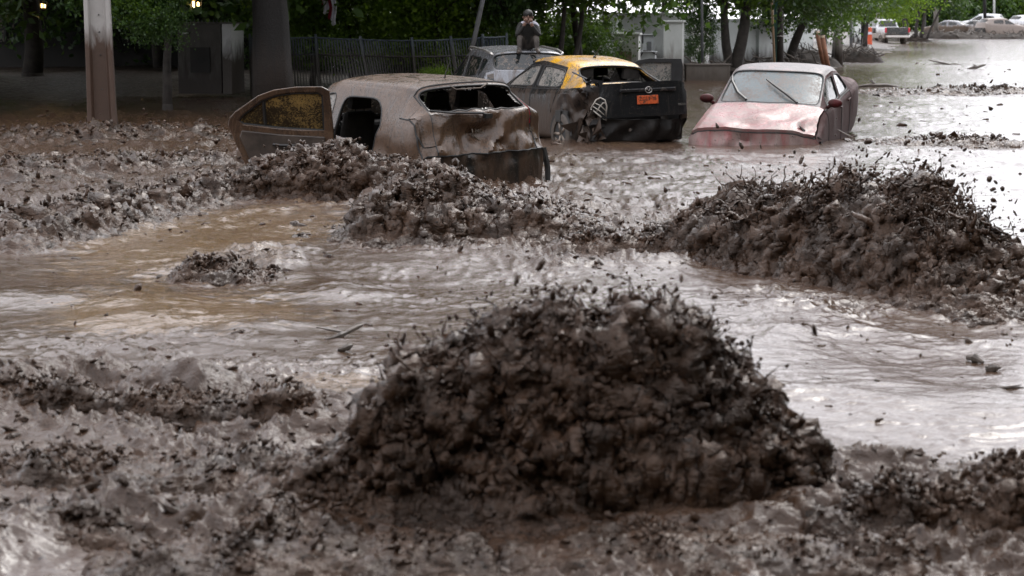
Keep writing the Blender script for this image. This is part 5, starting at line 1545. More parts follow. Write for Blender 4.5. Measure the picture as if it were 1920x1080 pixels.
def limb(b, p, d, L, r, rng, depth, bend=0.25):
    pts = [Vector(p)]; rad = [r]
    d = Vector(d).normalized(); n = 6
    for i in range(n):
        d = (d+Vector(rng.normal(size=3))*bend*0.35).normalized()
        pts.append(pts[-1]+d*(L/n)); rad.append(r*(1-0.5*(i+1)/n))
    b.tube(pts, rad, 8)
    if depth > 0:
        for k in range(3):
            dd = (d+Vector(rng.normal(size=3))*0.6+Vector((0, 0, 0.25))).normalized()
            limb(b, pts[-1-(k % 2)], dd, L*0.62, rad[-1]*0.8, rng, depth-1, bend)
CROWNS = {}
def tree(label, x, y, trunks, crown, mat, crown_at, scale=1.0, rot=0.0, z=None, bark='bark', seed=1, name='street_tree', grp='trees along the street', depth=1, cat='tree'):
    """trunks: list of (dx, dy, lean vector, length, radius)"""
    z = float(bank_h(np.array([x]), np.array([y]))[0])-0.05 if z is None else z
    root = thing(name, label, cat, (x, y, z), (0, 0, 0), group=grp)
    rng = np.random.default_rng(seed)
    for (dx, dy, ln, L, r) in trunks:
        b = MB()
        b.tube([(dx, dy, -0.3), (dx, dy, 0.12)], [r*1.35, r*1.05], 10)
        limb(b, (dx, dy, 0.1), ln, L, r, rng, depth, 0.22)
        b.build('trunk', M[bark], root, smooth=True)
    for (mesh, cx, cy, cz, s, rz) in crown_at:
        o = link('crown', mesh, None, root)
        o.location = (cx, cy, cz); o.scale = (s, s, s); o.rotation_euler = (0, 0, rz)
    return root
def crown_of(key, mat, *a, **k):
    me = crown_mesh(key, *a, **k); me.materials.append(M[mat]); CROWNS[key] = me; return me
cA = crown_of('crown_dense', 'leaf_dark', (2.6, 2.4, 2.2), 230, 38, 0.17, 3)
cB = crown_of('crown_mid', 'leaf_mid', (2.5, 2.3, 2.0), 210, 36, 0.16, 8)
cC = crown_of('crown_bright', 'leaf_bright', (2.3, 2.1, 1.9), 190, 34, 0.15, 15)
cF = crown_of('crown_far', 'leaf_mid', (3.6, 3.4, 3.0), 200, 26, 0.34, 21)
cG = crown_of('crown_far_bright', 'leaf_bright', (3.6, 3.4, 3.0), 200, 26, 0.34, 27)
cD = crown_of('crown_far_dark', 'leaf_dark', (3.6, 3.4, 3.0), 200, 26, 0.34, 29)
tick('crowns')

def at_px(px, Y): return D(px, 100, Y)[0]
# dark trees over the left bank
tree('dark broad tree overhanging the left concrete pole', at_px(60, 50), 50, [(0, 0, (0.1, 0, 1), 3.6, .26)], None, None, [(cA, -1, -2, 4.3, 1.3, 0.3), (cA, 3.2, 0.5, 4.9, 1.3, 1.9), (cA, -4.5, 1, 3.6, 1.2, 4.0), (cB, -3.6, -2.2, 2.5, .55, 1)], seed=2)
tree('thick trunked tree standing behind the open car door', at_px(513, 40), 40, [(0, 0, (0.0, 0.02, 1), 5.5, .43)], None, None, [(cA, -3.0, 2, 7.6, 1.5, 0.3), (cA, -.5, 1.5, 9.0, 1.4, 2.9)], bark='trunk_mud', z=-0.05, seed=4)
tree('shadowy tree behind the stone gatehouse', at_px(300, 56), 56, [(0, 0, (0, 0, 1), 3.4, .2)], None, None, [(cA, 0.5, 0, 3.8, 1.25, 1.3), (cA, -3, 1, 3.4, 1.2, 2.3), (cA, 3.4, 0.5, 3.4, 1.1, 5.3)], seed=5)
tree('low branching tree with pale green leaves beside the concrete pole', at_px(235, 37.5), 38.5, [(0.25, 2.0, (-0.1, 0, 1), 2.6, .10)], None, None, [(cB, 0.15, -0.3, 2.45, 0.36, 0.5), (cA, 0.35, -0.1, 1.95, 0.27, 2.5), (cA, -.3, 0.6, 2.9, .55, 1.0)], z=0.0, seed=6)
tree('huge shade tree spreading over the left end of the street', at_px(-120, 44), 44, [(0, 0, (0.05, 0, 1), 5.0, .4)], None, None, [(cA, 1.0, -4, 6.6, 1.7, 0.3), (cA, 5.2, -3.5, 6.4, 1.7, 2.9), (cA, -3.5, -3, 6.2, 1.7, 4.9), (cA, 9.0, -2.5, 6.8, 1.6, 4.9), (cA, 3.0, 1, 7.6, 1.9, 1.9), (cA, 8.5, 2, 7.4, 1.9, 3.9), (cA, -3, 3, 7, 1.9, .9)], z=0.0, seed=3)
# green shrubs and small trees behind the metal fence
for k, (px, Y, cz, s, cm, lb) in enumerate([
    (585, 50, 2.2, .62, cB, 'dark green tree behind the fence nearest the thick trunk'),
    (660, 51, 2.3, .72, cC, 'bright green tree behind the fence beside the hanging cloth'),
    (745, 52, 2.3, .75, cC, 'bright green tree over the middle of the metal fence'),
    (820, 51, 2.2, .70, cC, 'mid green tree over the right part of the metal fence'),
    (890, 52, 2.5, .80, cB, 'leafy green tree behind the leaning grey pole')]):
    tree(lb, at_px(px, Y), Y, [(0, 0, (0.05*(k % 3-1), 0, 1), 1.9, .09)], None, None, [(cm, 0, 0, cz, s, k*1.3)]+([((cA, cB)[k % 2], 0.6, 1.2, cz+1.5, s*1.3, k*2.1)] if k in (0, 4) else [(cC, 0.3, 0.8, cz+1.0, s*.9, k*2.1)]), seed=30+k, grp='trees behind the metal fence')
tree('creeper with yellow green leaves hanging over the metal fence', at_px(815, 45.6), 45.9, [(0, 0.1, (0, 0.05, 1), 1.2, .025)], None, None, [(cC, 0, 0.0, 1.02, 0.17, 0.4), (cB, 0.12, 0, .66, 0.15, 1.4)], seed=44, name='creeper', grp=None, depth=0, cat='creeper')
# dark stems at the pavement beyond the silver estate
tree('leaning dark tree with several stems behind the seated person', at_px(1040, 50), 50, [(-0.05, 0, (-0.42, 0, 1), 3.4, .13), (0.12, 0.1, (-0.08, 0, 1), 3.4, .085), (0.30, 0.1, (0.12, 0, 1), 3.6, .085)], None, None, [(cA, -0.9, 0.3, 3.6, .62, 0.2), (cB, 1.0, 0.8, 4.6, .9, 1.1), (cA, 0.2, 0, 5.4, 1.2, 2.2)], seed=50)
tree('curved dark tree in front of the white wall gap', at_px(1090, 52), 52, [(0.0, 0, (-0.05, 0, 1), 3.2, .13)], None, None, [(cB, 0.8, 0.4, 4.5, .85, 3.2), (cA, 0.4, 0.5, 5.8, 1.2, 0.9)], seed=51)
tree('small dark shrub tree against the white boundary wall', at_px(1118, 60), 60, [(0, 0, (0.2, 0, 1), 1.2, .06), (0.02, 0, (-0.25, 0, 1), 1.2, .05)], None, None, [(cA, 0, 0.3, 2.9, .40, 0.6), (cA, 0.1, 0.1, 1.2, .14, 0.6), (cB, 1.0, 0.6, 4.3, .8, 2.0)], seed=52)
tree('forked dark tree behind the roof of the pale red sedan', at_px(1372, 62), 62, [(-0.02, 0, (-0.16, 0, 1), 3.0, .17), (0.08, 0, (0.22, 0, 1), 3.2, .22)], None, None, [(cA, -1.2, 0.5, 3.7, .75, 0.2), (cB, 0.8, 0.3, 3.9, .85, 1.0), (cA, 2.6, 0.6, 3.5, .8, 3.0), (cA, .5, 1, 5.2, 1.3, 3.5)], seed=53)
tree('broad tree shading the white wall beyond the two white piers', at_px(1240, 68), 68, [(0, 0, (0.05, 0, 1), 2.6, .13)], None, None, [(cC, -1.5, 0.5, 4.1, .8, 0.9), (cB, 1.5, 0.5, 4.2, .9, 2.0), (cA, 0, 1, 5.6, 1.3, 1.2)], seed=54)
tree('dense dark tree drooping behind the green post', at_px(1480, 72), 72, [(0, 0, (0.05, 0, 1), 2.8, .2)], None, None, [(cA, -0.8, 0.3, 3.1, .75, 2.9), (cA, 1.2, 0.5, 3.3, .85, 0.5), (cB, 1.6, -.6, 2.3, .36, 0.5), (cA, 0, 1, 5.2, 1.3, 1.0)], seed=55)
tree('dark trunk pair beside the round concrete pole', at_px(1545, 84), 84, [(0, 0, (0.02, 0, 1), 3.6, .15), (.45, .3, (0.06, 0, 1), 3.6, .11)], None, None, [(cA, 0, 0.4, 4.3, 1.0, 1.9), (cA, 0.5, 1, 6, 1.4, 1.9)], seed=56)
tree('bright green tree beyond the round concrete pole', at_px(1620, 118), 118, [(0, 0, (0, 0, 1), 3.0, .2)], None, None, [(cC, -0.5, 0, 3.3, .95, 0.5), (cC, 1.8, 0.6, 3.6, 1.05, 2.5), (cG, 0, 1, 6.2, 1.0, 1.1)], seed=57)
tree('bright green tree over the far pickup truck', at_px(1700, 165), 165, [(0, 0, (0, 0, 1), 3.4, .22)], None, None, [(cG, -1.6, 0, 4.6, .9, 0.5), (cG, 1.0, 1, 6.5, 1.2, 2.5)], seed=58)
tree('far dark tree of several slim stems right of the pickup', at_px(1705, 160), 158, [(-.6, 0, (-0.1, 0, 1), 4.6, .2), (0.1, 0, (0.05, 0, 1), 4.6, .16), (.5, 0, (0.16, 0, 1), 4.6, .14), (.9, 0, (0.25, 0, 1), 4.4, .11)], None, None, [(cD, 0.5, 0.5, 6.2, 1.2, 0.6)], seed=59)
for k, (px, Y, cz, s, cm, lb) in enumerate([
    (1735, 215, 4.0, 1.1, cD, 'far dark tree left of the second pole'),
    (1785, 222, 4.2, 1.25, cD, 'far dark tree behind the silver sedan'),
    (1835, 226, 4.0, 1.3, cD, 'far dark tree behind the white van'),
    (1875, 230, 3.6, 1.2, cG, 'far bright green tree behind the thin white pole'),
    (1915, 228, 3.4, 1.3, cG, 'far bright green tree at the right edge'),
    (1980, 232, 3.6, 1.4, cF, 'far green tree just outside the right edge'),
    (1660, 210, 4.0, 1.2, cG, 'far pale green tree behind the pickup roof')]):
    tree(lb, at_px(px, Y), Y, [(0, 0, (0, 0, 1), 3.5, .25)], None, None, [(cm, 0, 0, cz, s, k*1.1), (cm, -2.5, 2, cz-1.2, s*.8, k*2.1)], z=0.2, seed=70+k, grp='trees closing the far end of the street')
def hedge():
    root = thing('hedge', 'dense dark hedge closing the view behind the metal fence', 'hedge', (0, 55, 0.2))
    for k in range(13):
        x = at_px(540+k*45, 55)
        o = link('foliage', (cA, cB)[k % 2], None, root); o.location = (x, 0.3*math.sin(k*2.1), 0.7+0.25*math.sin(k*1.7)); o.scale = (.42, .5, .48); o.rotation_euler = (0, 0, k*1.9)
        b = MB(); b.tube([(x, 0, -.3), (x+.1*math.sin(k), 0, 1.2)], [.06, .04], 6); b.build('stem', M['bark'], root)
hedge()
def trees_behind():
    # unseen trees added behind the camera to darken every face turned towards it
    root = thing('added_shade_trees', 'dense unseen trees added behind and beside the viewpoint for their shade', 'trees', (0, 0, 0)); root['kind'] = 'stuff'
    k = 0
    for tier, (z, y0) in enumerate(((2.6, -7.5), (8.0, -9.0), (12.5, -12.5), (5.2, -13.0), (10.5, -15.0), (15.5, -15.0), (2.0, -15.0))):
        for x in np.arange(-34, 35, 5.0):
            o = link('crown', cD, None, root); o.location = (x+1.5*tier, y0-0.02*x*x/2+math.sin(k)*.8, z); o.scale = (1.25, 1.1, 1.2); o.rotation_euler = (0, 0, k*1.7); k += 1
    for tier, (z, x0) in enumerate(((2.4, 21.0), (7.5, 22.5), (12.0, 25.0))):        # and an added unseen row on the right, blocking light from that side
        for y in np.arange(-8, 48, 5.0):
            o = link('crown', cD, None, root); o.location = (x0+math.sin(k), y+1.5*tier, z); o.scale = (1.15, 1.2, 1.15); o.rotation_euler = (0, 0, k*1.7); k += 1
trees_behind()
tree('dark leafy shrub between the white pier and the forked tree', at_px(1312, 61), 61.3, [(0, 0, (0.1, 0, 1), .8, .04), (0.05, 0, (-0.2, 0, 1), .7, .03)], None, None, [(cA, 0, 0, 1.0, .20, .5), (cA, .1, .2, 1.7, .22, 1.5)], seed=91, name='shrub', grp=None, depth=0, cat='shrub')
tick('trees')

# ------------------------------------------------------------------ left bank: concrete pole, gatehouse, dark house, lanterns
def h_pole():
    p = G(193, 231)
    root = thing('concrete_pole', 'thick concrete utility pole with grooved sides, muddy up to head height', 'utility pole', (p[0], p[1], -0.3), (0, R(-1.0), R(8)))
    w, d, t = 0.235, 0.17, 0.075
    prof = [(-w, -d), (-w+t, -d), (-w+t+0.04, -d*0.35), (w-t-0.04, -d*0.35), (w-t, -d), (w, -d), (w, d), (w-t, d), (w-t-0.04, d*0.35), (-w+t+0.04, d*0.35), (-w+t, d), (-w, d)]
    b = MB(); n = len(prof)
    lv = [(0, 1.22), (0.45, 1.06), (1.4, 1.0), (2.6, 0.95), (4.5, 0.87), (8.5, 0.72)]
    V = []; F = []
    for z, k in lv: V += [(x*k, y*k, z) for x, y in prof]
    for i in range(len(lv)-1): F += [(i*n+q, i*n+(q+1) % n, (i+1)*n+(q+1) % n, (i+1)*n+q) for q in range(n)]
    F.append(tuple(range((len(lv)-1)*n, len(lv)*n)))
    b.add(V, F); b.build('pole_shaft', M['pole_concrete'], root, bevel=0.012)
    b = MB()
    for z in (0.9, 1.5, 1.9, 2.2): b.tube([(0.02, -0.075, z), (0.02, -0.05, z)], 0.014, 6)
    b.build('step_holes', M['black_metal'], root, kind='stuff')
h_pole()
def gatehouse():
    c = D(378, 100, 45.8)
    root = thing('gatehouse', 'small rough stone gatehouse with white corner and spiked top', 'gatehouse', (c[0], 46.4, 0.0), (0, 0, R(-6)))
    b = MB(); b.box((-0.12, 0.5, 0.9), (1.02, 1.2, 1.60)); b.build('wall', M['gate_wall'], root)
    b = MB(); b.box((0.53, 0.5, 0.9), (0.22, 1.21, 1.62)); b.build('corner_pillar', M['gate_white'], root, bevel=0.01)
    b = MB(); b.box((-0.10, -0.115, 0.88), (0.46, 0.03, 0.58)); b.build('panel', M['house_dark'], root)
    b = MB(); b.box((-0.45, -0.14, 1.50), (0.17, 0.08, 0.035)); b.build('ledge', M['gate_white'], root)
    b = MB(); b.box((0.06, 0.5, 1.725), (1.22, 1.28, 0.03)); b.build('cap', M['gate_wall'], root)
    for k in range(13):
        bb = MB(); bb.tube([(-0.5+k*0.09, -0.08, 1.73), (-0.5+k*0.09, -0.08, 1.82)], [0.012, 0.003], 5); bb.build('spike', M['steel_grey'], root)
gatehouse()
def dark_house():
    root = thing('house', 'house wall coloured near black for the deep shade behind the left trees', 'house', (-13, 60, 0))
    b = MB(); b.box((-3, 0, 2.4), (19, 5, 5.2)); b.build('wall', M['house_dark'], root)  # backdrop wall with the deep shade put into its near-black colour
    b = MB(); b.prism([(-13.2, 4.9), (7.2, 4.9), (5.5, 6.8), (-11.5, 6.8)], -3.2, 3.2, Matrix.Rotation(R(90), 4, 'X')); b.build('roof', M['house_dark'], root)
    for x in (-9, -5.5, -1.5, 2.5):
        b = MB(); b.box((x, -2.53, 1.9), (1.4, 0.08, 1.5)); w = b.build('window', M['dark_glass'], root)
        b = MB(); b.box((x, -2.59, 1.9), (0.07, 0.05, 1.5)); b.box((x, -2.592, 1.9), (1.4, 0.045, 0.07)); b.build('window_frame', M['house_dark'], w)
dark_house()
def railing(label, x0, y0, x1, y1, n, h):
    root = thing('railing', label, 'railing', (x0, y0, 0.25))
    dx, dy = x1-x0, y1-y0
    for k in range(n):
        f = k/(n-1)
        b = MB(); b.tube([(dx*f, dy*f, 0), (dx*f, dy*f, h)], 0.014, 5); b.build('bar', M['black_metal'], root)
    for z in (0.15, h-0.08):
        b = MB(); b.tube([(0, 0, z), (dx, dy, z)], 0.02, 5); b.build('rail', M['black_metal'], root)
m, nt, b = new_mat('lamp_glow'); b.inputs['Base Color'].default_value = (0.9, 0.6, 0.25, 1); b.inputs['Emission Color'].default_value = (1.0, 0.62, 0.22, 1); b.inputs['Emission Strength'].default_value = 5.0; M['lamp_glow'] = m
def lantern(px, py, Y, s, label):
    p = D(px, py, Y)
    root = thing('lantern', label, 'lantern', tuple(p))
    root.scale = (s, s, s)
    b = MB(); b.tube([(-.035, 0, -.07), (-.035, 0, .05)], .028, 8); o = b.build('bulb', M['lamp_glow'], root, smooth=True)
    b = MB(); b.tube([(.045, 0, -.07), (.045, 0, .03)], .022, 8); o = b.build('bulb', M['lamp_glow'], root, smooth=True)
    b = MB()
    for a in range(4):
        x, y = .12*math.cos(a*math.pi/2), .12*math.sin(a*math.pi/2)
        b.tube([(x*.7, y*.7, -.14), (x, y, .12)], .010, 5)
    b.tube([(0, 0, .12), (0, 0, .22)], [.15, .03], 8); b.tube([(0, 0, -.17), (0, 0, -.13)], [.04, .09], 8); b.tube([(0, 0, .2), (0, 0, .9)], .010, 5)
    b.build('frame', M['black_metal'], root)
    ld = bpy.data.lights.new('lantern_light', 'POINT'); ld.energy = 1.2*s; ld.color = (1, .62, .28); ld.shadow_soft_size = 0.05
    lo = bpy.data.objects.new('lantern_light', ld); COL.objects.link(lo); lo.parent = root; lo.location = (0, -0.12, 0)
lantern(367, 7, 50, 1.35, 'glowing lantern above the stone gatehouse')
lantern(81, 10, 48, 0.8, 'small glowing lantern among the leaves at the far left')
def cloth():
    p = D(617, 18, 49.0)
    root = thing('hanging_cloth', 'white cloth with red stripes hanging in the trees over the fence', 'cloth', tuple(p))
    nu, nv = 14, 20
    for i, (x0, w, h0, h1, mt) in enumerate([(-.19, .05, .5, .10, 'cloth_red'), (-.145, .13, .5, -.12, 'cloth_white'), (-.01, .07, .5, -.25, 'cloth_red'), (.06, .11, .5, -.40, 'cloth_white')]):
        V = []
        for a in range(nu):
            for c in range(nv):
                u = a/(nu-1); v = c/(nv-1)
                V.append((x0+w*u+.02*math.sin(v*9+i), .03*math.sin(u*7+v*4+i), h0+(h1-h0-(0.08*abs(u-.4)*-1))*v))
        o = link('stripe', mesh_np('stripe', V, grid_faces(nu, nv)), M[mt], root)
        o.modifiers.new('thickness', 'SOLIDIFY').thickness = 0.004
simple('cloth_red', (0.30, 0.02, 0.045), 0.8); simple('cloth_white', (0.62, 0.60, 0.68), 0.8)
cloth()

# ------------------------------------------------------------------ buckled metal fence
def fence():
    pts = [(470, 66, 66), (592, 66, 155), (675, 70, 155), (772, 72, 160), (845, 70, 165), (905, 66, 165), (950, 64, 165)]
    Y0 = 47.2
    root = thing('metal_fence', 'buckled grey metal slat fence leaning behind the brown hatchback', 'fence', (0, Y0, 0))
    tops = [D(px, py, Y0) for px, py, _ in pts]
    lean = [0.0, 0.10, 0.30, 0.12, 0.22, 0.10, 0.05]
    me = None
    T = [np.array([t[0], 0.06*((i*37) % 5-2), t[2]]) for i, t in enumerate(tops)]
    B = [np.array([t[0]+ln, 0.0, -0.15]) for t, ln in zip(tops, lean)]
    for i in range(len(pts)):
        b = MB(); b.box((0, 0, 0.5), (0.05, 0.05, 1.0))
        o = b.build('post', M['fence_metal'], root)
        d = Vector(T[i]-B[i]); o.location = B[i]-np.array([0, 0.04, 0]); o.rotation_euler = d.to_track_quat('Z', 'Y').to_euler(); o.scale = (1, 1, d.length+0.03)
    sl = MB(); sl.box((0, 0, 0.5), (1, 1, 1))
    slat0 = None
    for i in range(len(pts)-1):
        w = np.linalg.norm(T[i+1]-T[i]); n = max(4, int(w/0.062))
        for k in range(n):
            f = (k+0.5)/n
            t = T[i]*(1-f)+T[i+1]*f; q = B[i]*(1-f)+B[i+1]*f
            if slat0 is None: o = slat0 = sl.build('slat', M['fence_metal'], root)
            else:
                o = slat0.copy(); COL.objects.link(o); o.parent = root
            d = Vector(t-q); o.location = q; o.rotation_euler = d.to_track_quat('Z', 'Y').to_euler(); o.scale = (0.056, 0.016, d.length*0.965)
        for fz in (0.965, 0.72):
            a = B[i]+(T[i]-B[i])*fz; c = B[i+1]+(T[i+1]-B[i+1])*fz
            b = MB(); b.tube([tuple(a+np.array([0, -.03, 0])), tuple((a+c)/2+np.array([0, -.03, -0.01])), tuple(c+np.array([0, -.03, 0]))], 0.022, 6); b.build('rail', M['fence_metal'], root)
fence()
def pole(name, label, px0, py0, px1, py1, Y, r0, r1, mat, grp=None, extra=2.5, parts=None, z0=None):
    """slender pole through two photo points at depth Y, carried on above the frame"""
    a = D(px0, py0, Y); c = D(px1, py1, Y)
    d = c-a; a = a-d/np.linalg.norm(d)*0.35; c = c+d/np.linalg.norm(d)*extra
    root = thing(name, label, 'pole', tuple(a), group=grp)
    e = c-a
    b = MB(); b.tube([(0, 0, 0), tuple(e*0.5), tuple(e)], [r0, (r0+r1)/2, r1], 12); b.build('shaft', M[mat], root, smooth=True)
    if parts: parts(root, e)
    return root
PG = 'poles along the street'
pole('leaning_pole', 'leaning dark grey pole behind the silver estate car', 872, 150, 905, 0, 43.5, .055, .045, 'steel_grey', PG)
def collar(root, e):
    b = MB(); q = e*0.62; b.tube([tuple(q), tuple(q+np.array([0, 0, .05]))], .035, 8); b.build('clamp', M['steel_grey'], root)
pole('thin_pole', 'thin dark pole between the two white piers', 1206, 60, 1207, 0, 60.5, .035, .03, 'steel_grey', PG, parts=collar)
pole('thin_pole', 'thin grey pole above the low concrete wall', 1317, 118, 1316, 0, 60.3, .04, .035, 'steel_grey', PG, parts=collar)
pole('pale_pole', 'pale bare wooden pole beside the green post', 1452, 115, 1447, 0, 66, .04, .035, 'wood_pale', PG, parts=collar)
def green_half(root, e):
    b = MB(); b.box(tuple(e*0.5+np.array([-.11, -.12, 0])), (.12, .1, float(e[2])*0.98)); b.build('green_strip', M['post_green'], root)
    for z in (.25, .55, .8):
        bb = MB(); q = e*z; R_ = .165
        bb.tube([tuple(q+np.array([R_*1.15*math.cos(a), R_*1.2*math.sin(a), .01*math.sin(3*a)])) for a in np.linspace(0, 2*math.pi, 17)], .008, 5, cap=False); bb.build('wire_band', M['chrome_dirty'], root)
pole('wooden_post', 'dark post with a green strip and wire bands behind the pale red sedan', 1461, 118, 1460, 0, 66.4, .15, .145, 'bark', PG, parts=green_half)
pole('round_pole', 'round grey concrete pole standing right of the wooden stakes', 1572, 122, 1571, 0, 78, .185, .15, 'pole_far', PG, extra=5, parts=collar)
pole('round_pole', 'grey concrete pole in front of the far pickup truck', 1647, 80, 1648, 0, 146, .29, .24, 'pole_far', PG, extra=6, parts=collar)
pole('slim_pole', 'slim grey pole touching the pickup side concrete pole', 1654, 80, 1655, 0, 144, .10, .08, 'steel_grey', PG, extra=5, parts=collar)
pole('round_pole', 'far grey pole standing over the silver sedan', 1755, 50, 1755, 0, 178, .23, .2, 'pole_far', PG, extra=6, parts=collar)
pole('slim_pole', 'far slim dark pole left of the tall far pole', 1734, 55, 1734, 0, 196, .12, .1, 'steel_grey', PG, extra=5, parts=collar)
pole('slim_pole', 'dark pole rising behind the grey mud caked estate car', 1847, 40, 1846, 0, 200, .17, .15, 'black_metal', PG, extra=5, parts=collar)
pole('white_pole', 'thin white pole far behind the mud caked estate car', 1864, 40, 1864, 0, 206, .12, .10, 'white_pier', PG, extra=5, parts=collar)
pole('slim_pole', 'slim dark pole left of the graffiti wall', 1596, 85, 1595, 0, 112, .09, .08, 'steel_grey', PG, extra=4, parts=collar)
pole('slim_pole', 'slim dark pole beside the orange barrier', 1618, 85, 1618, 0, 118, .12, .1, 'black_metal', PG, extra=4, parts=collar)
def stake(px0, py0, px1, py1, Y, label):
    a = D(px0, py0, Y); c = D(px1, py1, Y); a = a+(a-c)*0.25
    root = thing('wooden_stake', label, 'stake', tuple(a), group='cut wooden stakes')
    e = c-a; b = MB(); b.tube([(0, 0, 0), tuple(e)], .085, 10); b.build('shaft', M['wood_stake'], root, smooth=True)
    u = e/np.linalg.norm(e); f = np.array([0, -.7, .35]); f /= np.linalg.norm(f)
    b = MB(); b.tube([tuple(e-u*.03-f*.0), tuple(e+u*.04)], .092, 10); b.build('cut_end', M['wood_end'], root)
stake(1544, 118, 1532, 61, 70, 'taller left one of two reddish wooden stakes')
stake(1551, 118, 1542, 69, 69.6, 'shorter right one of two reddish wooden stakes')

# ------------------------------------------------------------------ white walls, piers and cabinets
def wall_seg(label, px0, px1, Y0, Y1, top, name='boundary_wall', mat='white_wall', base=0.0, t=0.2, grp='white boundary walls'):
    a = D(px0, 100, Y0); c = D(px1, 100, Y1)
    L = math.hypot(c[0]-a[0], Y1-Y0); an = math.atan2(Y1-Y0, c[0]-a[0])
    root = thing(name, label, 'wall', (a[0], Y0, base), (0, 0, an), group=grp)
    b = MB(); b.box((L/2, 0, (top-base)/2), (L, t, top-base)); b.build('wall_face', M[mat], root)
    b = MB(); b.box((L/2, 0, top-base+0.03), (L+0.02, t+0.08, 0.06)); b.build('coping', M[mat], root, bevel=0.01)
    return root
wall_seg('white wall section left of the stained white cabinet', 1056, 1104, 63, 63.5, 1.85)
wall_seg('white wall section behind the stained white cabinet', 1128, 1152, 61.5, 61.8, 1.95)
wall_seg('pale wall running behind the tall white pier', 1155, 1292, 64, 66.5, 1.95)
wall_seg('shaded white wall behind the forked tree', 1334, 1412, 70, 72, 1.75)
wall_seg('grey white wall right of the forked tree', 1418, 1520, 72, 78, 1.7)
wall_seg('far white wall scribbled with dark marks', 1598, 1622, 124, 128, 1.85, grp=None)
def scribble():
    a = D(1599, 70, 123.8)
    root = thing('graffiti', 'dark scribbled marks sprayed on the far white wall', 'graffiti', tuple(a))
    rng = np.random.default_rng(3)
    for k in range(6):
        b = MB(); x = .08+k*.1; z = rng.uniform(-.5, .5)
        b.tube([(x+rng.normal()*.06, 0.0, z+rng.normal()*.2) for _ in range(6)], .03, 5); b.build('mark', M['black_metal'], root)
scribble()
def pier(name, label, px0, px1, py_top, Y, base, d, mat='white_pier', cap=0.06):
    a = D(px0, py_top, Y); c = D(px1, py_top, Y); w = c[0]-a[0]; h = a[2]-base
    root = thing(name, label, 'pillar' if 'pier' in name else 'cabinet', ((a[0]+c[0])/2, Y+d/2, base), (0, 0, R(-10)))
    b = MB(); b.box((0, 0, h/2), (w*.9, d, h)); b.build('shaft', M[mat], root, bevel=0.008)
    b = MB(); b.box((0, 0, h+cap/2), (w*1.02, d+.1, cap)); b.build('cap', M[mat], root, bevel=0.012)
    return root
r = pier('utility_cabinet', 'rust stained white utility cabinet behind the taxi roof', 1152, 1203, 66, 55, 0.0, .5)
m_, nt_, b_ = new_mat('rust_stain'); nt_.links.new(ramp(nt_, noise_n(nt_, 9, 5, .7, .5, objco(nt_)), [(.35, (.10, .06, .035)), (.7, (.32, .26, .2))]), b_.inputs['Base Color']); M['rust_stain'] = m_
b = MB(); b.box((-.06, -.254, .62), (.42, .012, .62)); b.build('rusty_door', M['rust_stain'], r, label='rusty brown door')
pier('white_pier', 'tall clean white gate pier with a flat cap', 1246, 1285, 42, 58.6, 0.0, .62)
r = pier('meter_cabinet', 'grey meter cabinet between the utility cabinet and the white pier', 1207, 1228, 66, 59, 0.2, .3, 'cabinet_grey', .03)
b = MB(); b.box((.02, -.155, .8), (.14, .012, .3)); b.build('door', M['steel_grey'], r)
r = pier('meter_cabinet', 'low grey box with a bent hose beside the white pier', 1200, 1232, 98, 57, 0.0, .4, 'cabinet_grey', .03)
b = MB(); b.tube([(-.2, -.2, .75), (-.1, -.22, .92), (.1, -.22, .9), (.28, -.22, .8)], .022, 6); b.build('hose', M['black_plastic'], r)
pier('white_pier', 'grey white wall pier with dark meter plate left of the cabinet', 1130, 1153, 38, 62.5, 0.0, .4)
def low_wall():
    a = D(1288, 120, 58.4); c = D(1372, 120, 58.4); L = c[0]-a[0]
    root = thing('low_wall', 'low concrete planter wall behind the open taxi door', 'wall', (a[0], 58.6, -0.2), (0, 0, R(6)))
    b = MB(); b.box((L/2, .15, .33), (L, .3, .66)); b.build('wall_face', M['low_wall'], root, bevel=0.015)
    b = MB(); b.box((L/2, .15, .685), (L+.04, .36, .05)); b.build('coping', M['low_wall'], root, bevel=0.01)
low_wall()
def barrier():
    p = D(1629, 62, 130)
    root = thing('road_barrier', 'orange plastic road barrier beside the far pickup', 'barrier', (p[0], 130, 0.1))
    b = MB(); b.box((0, 0, .55), (.45, .3, 1.15), taper=.8); b.build('body', M['orange_plastic'], root, bevel=0.05)
    b = MB(); b.box((0, -.16, .75), (.36, .02, .16)); b.build('stripe', M['cloth_white'], root)
barrier()
tick('street')

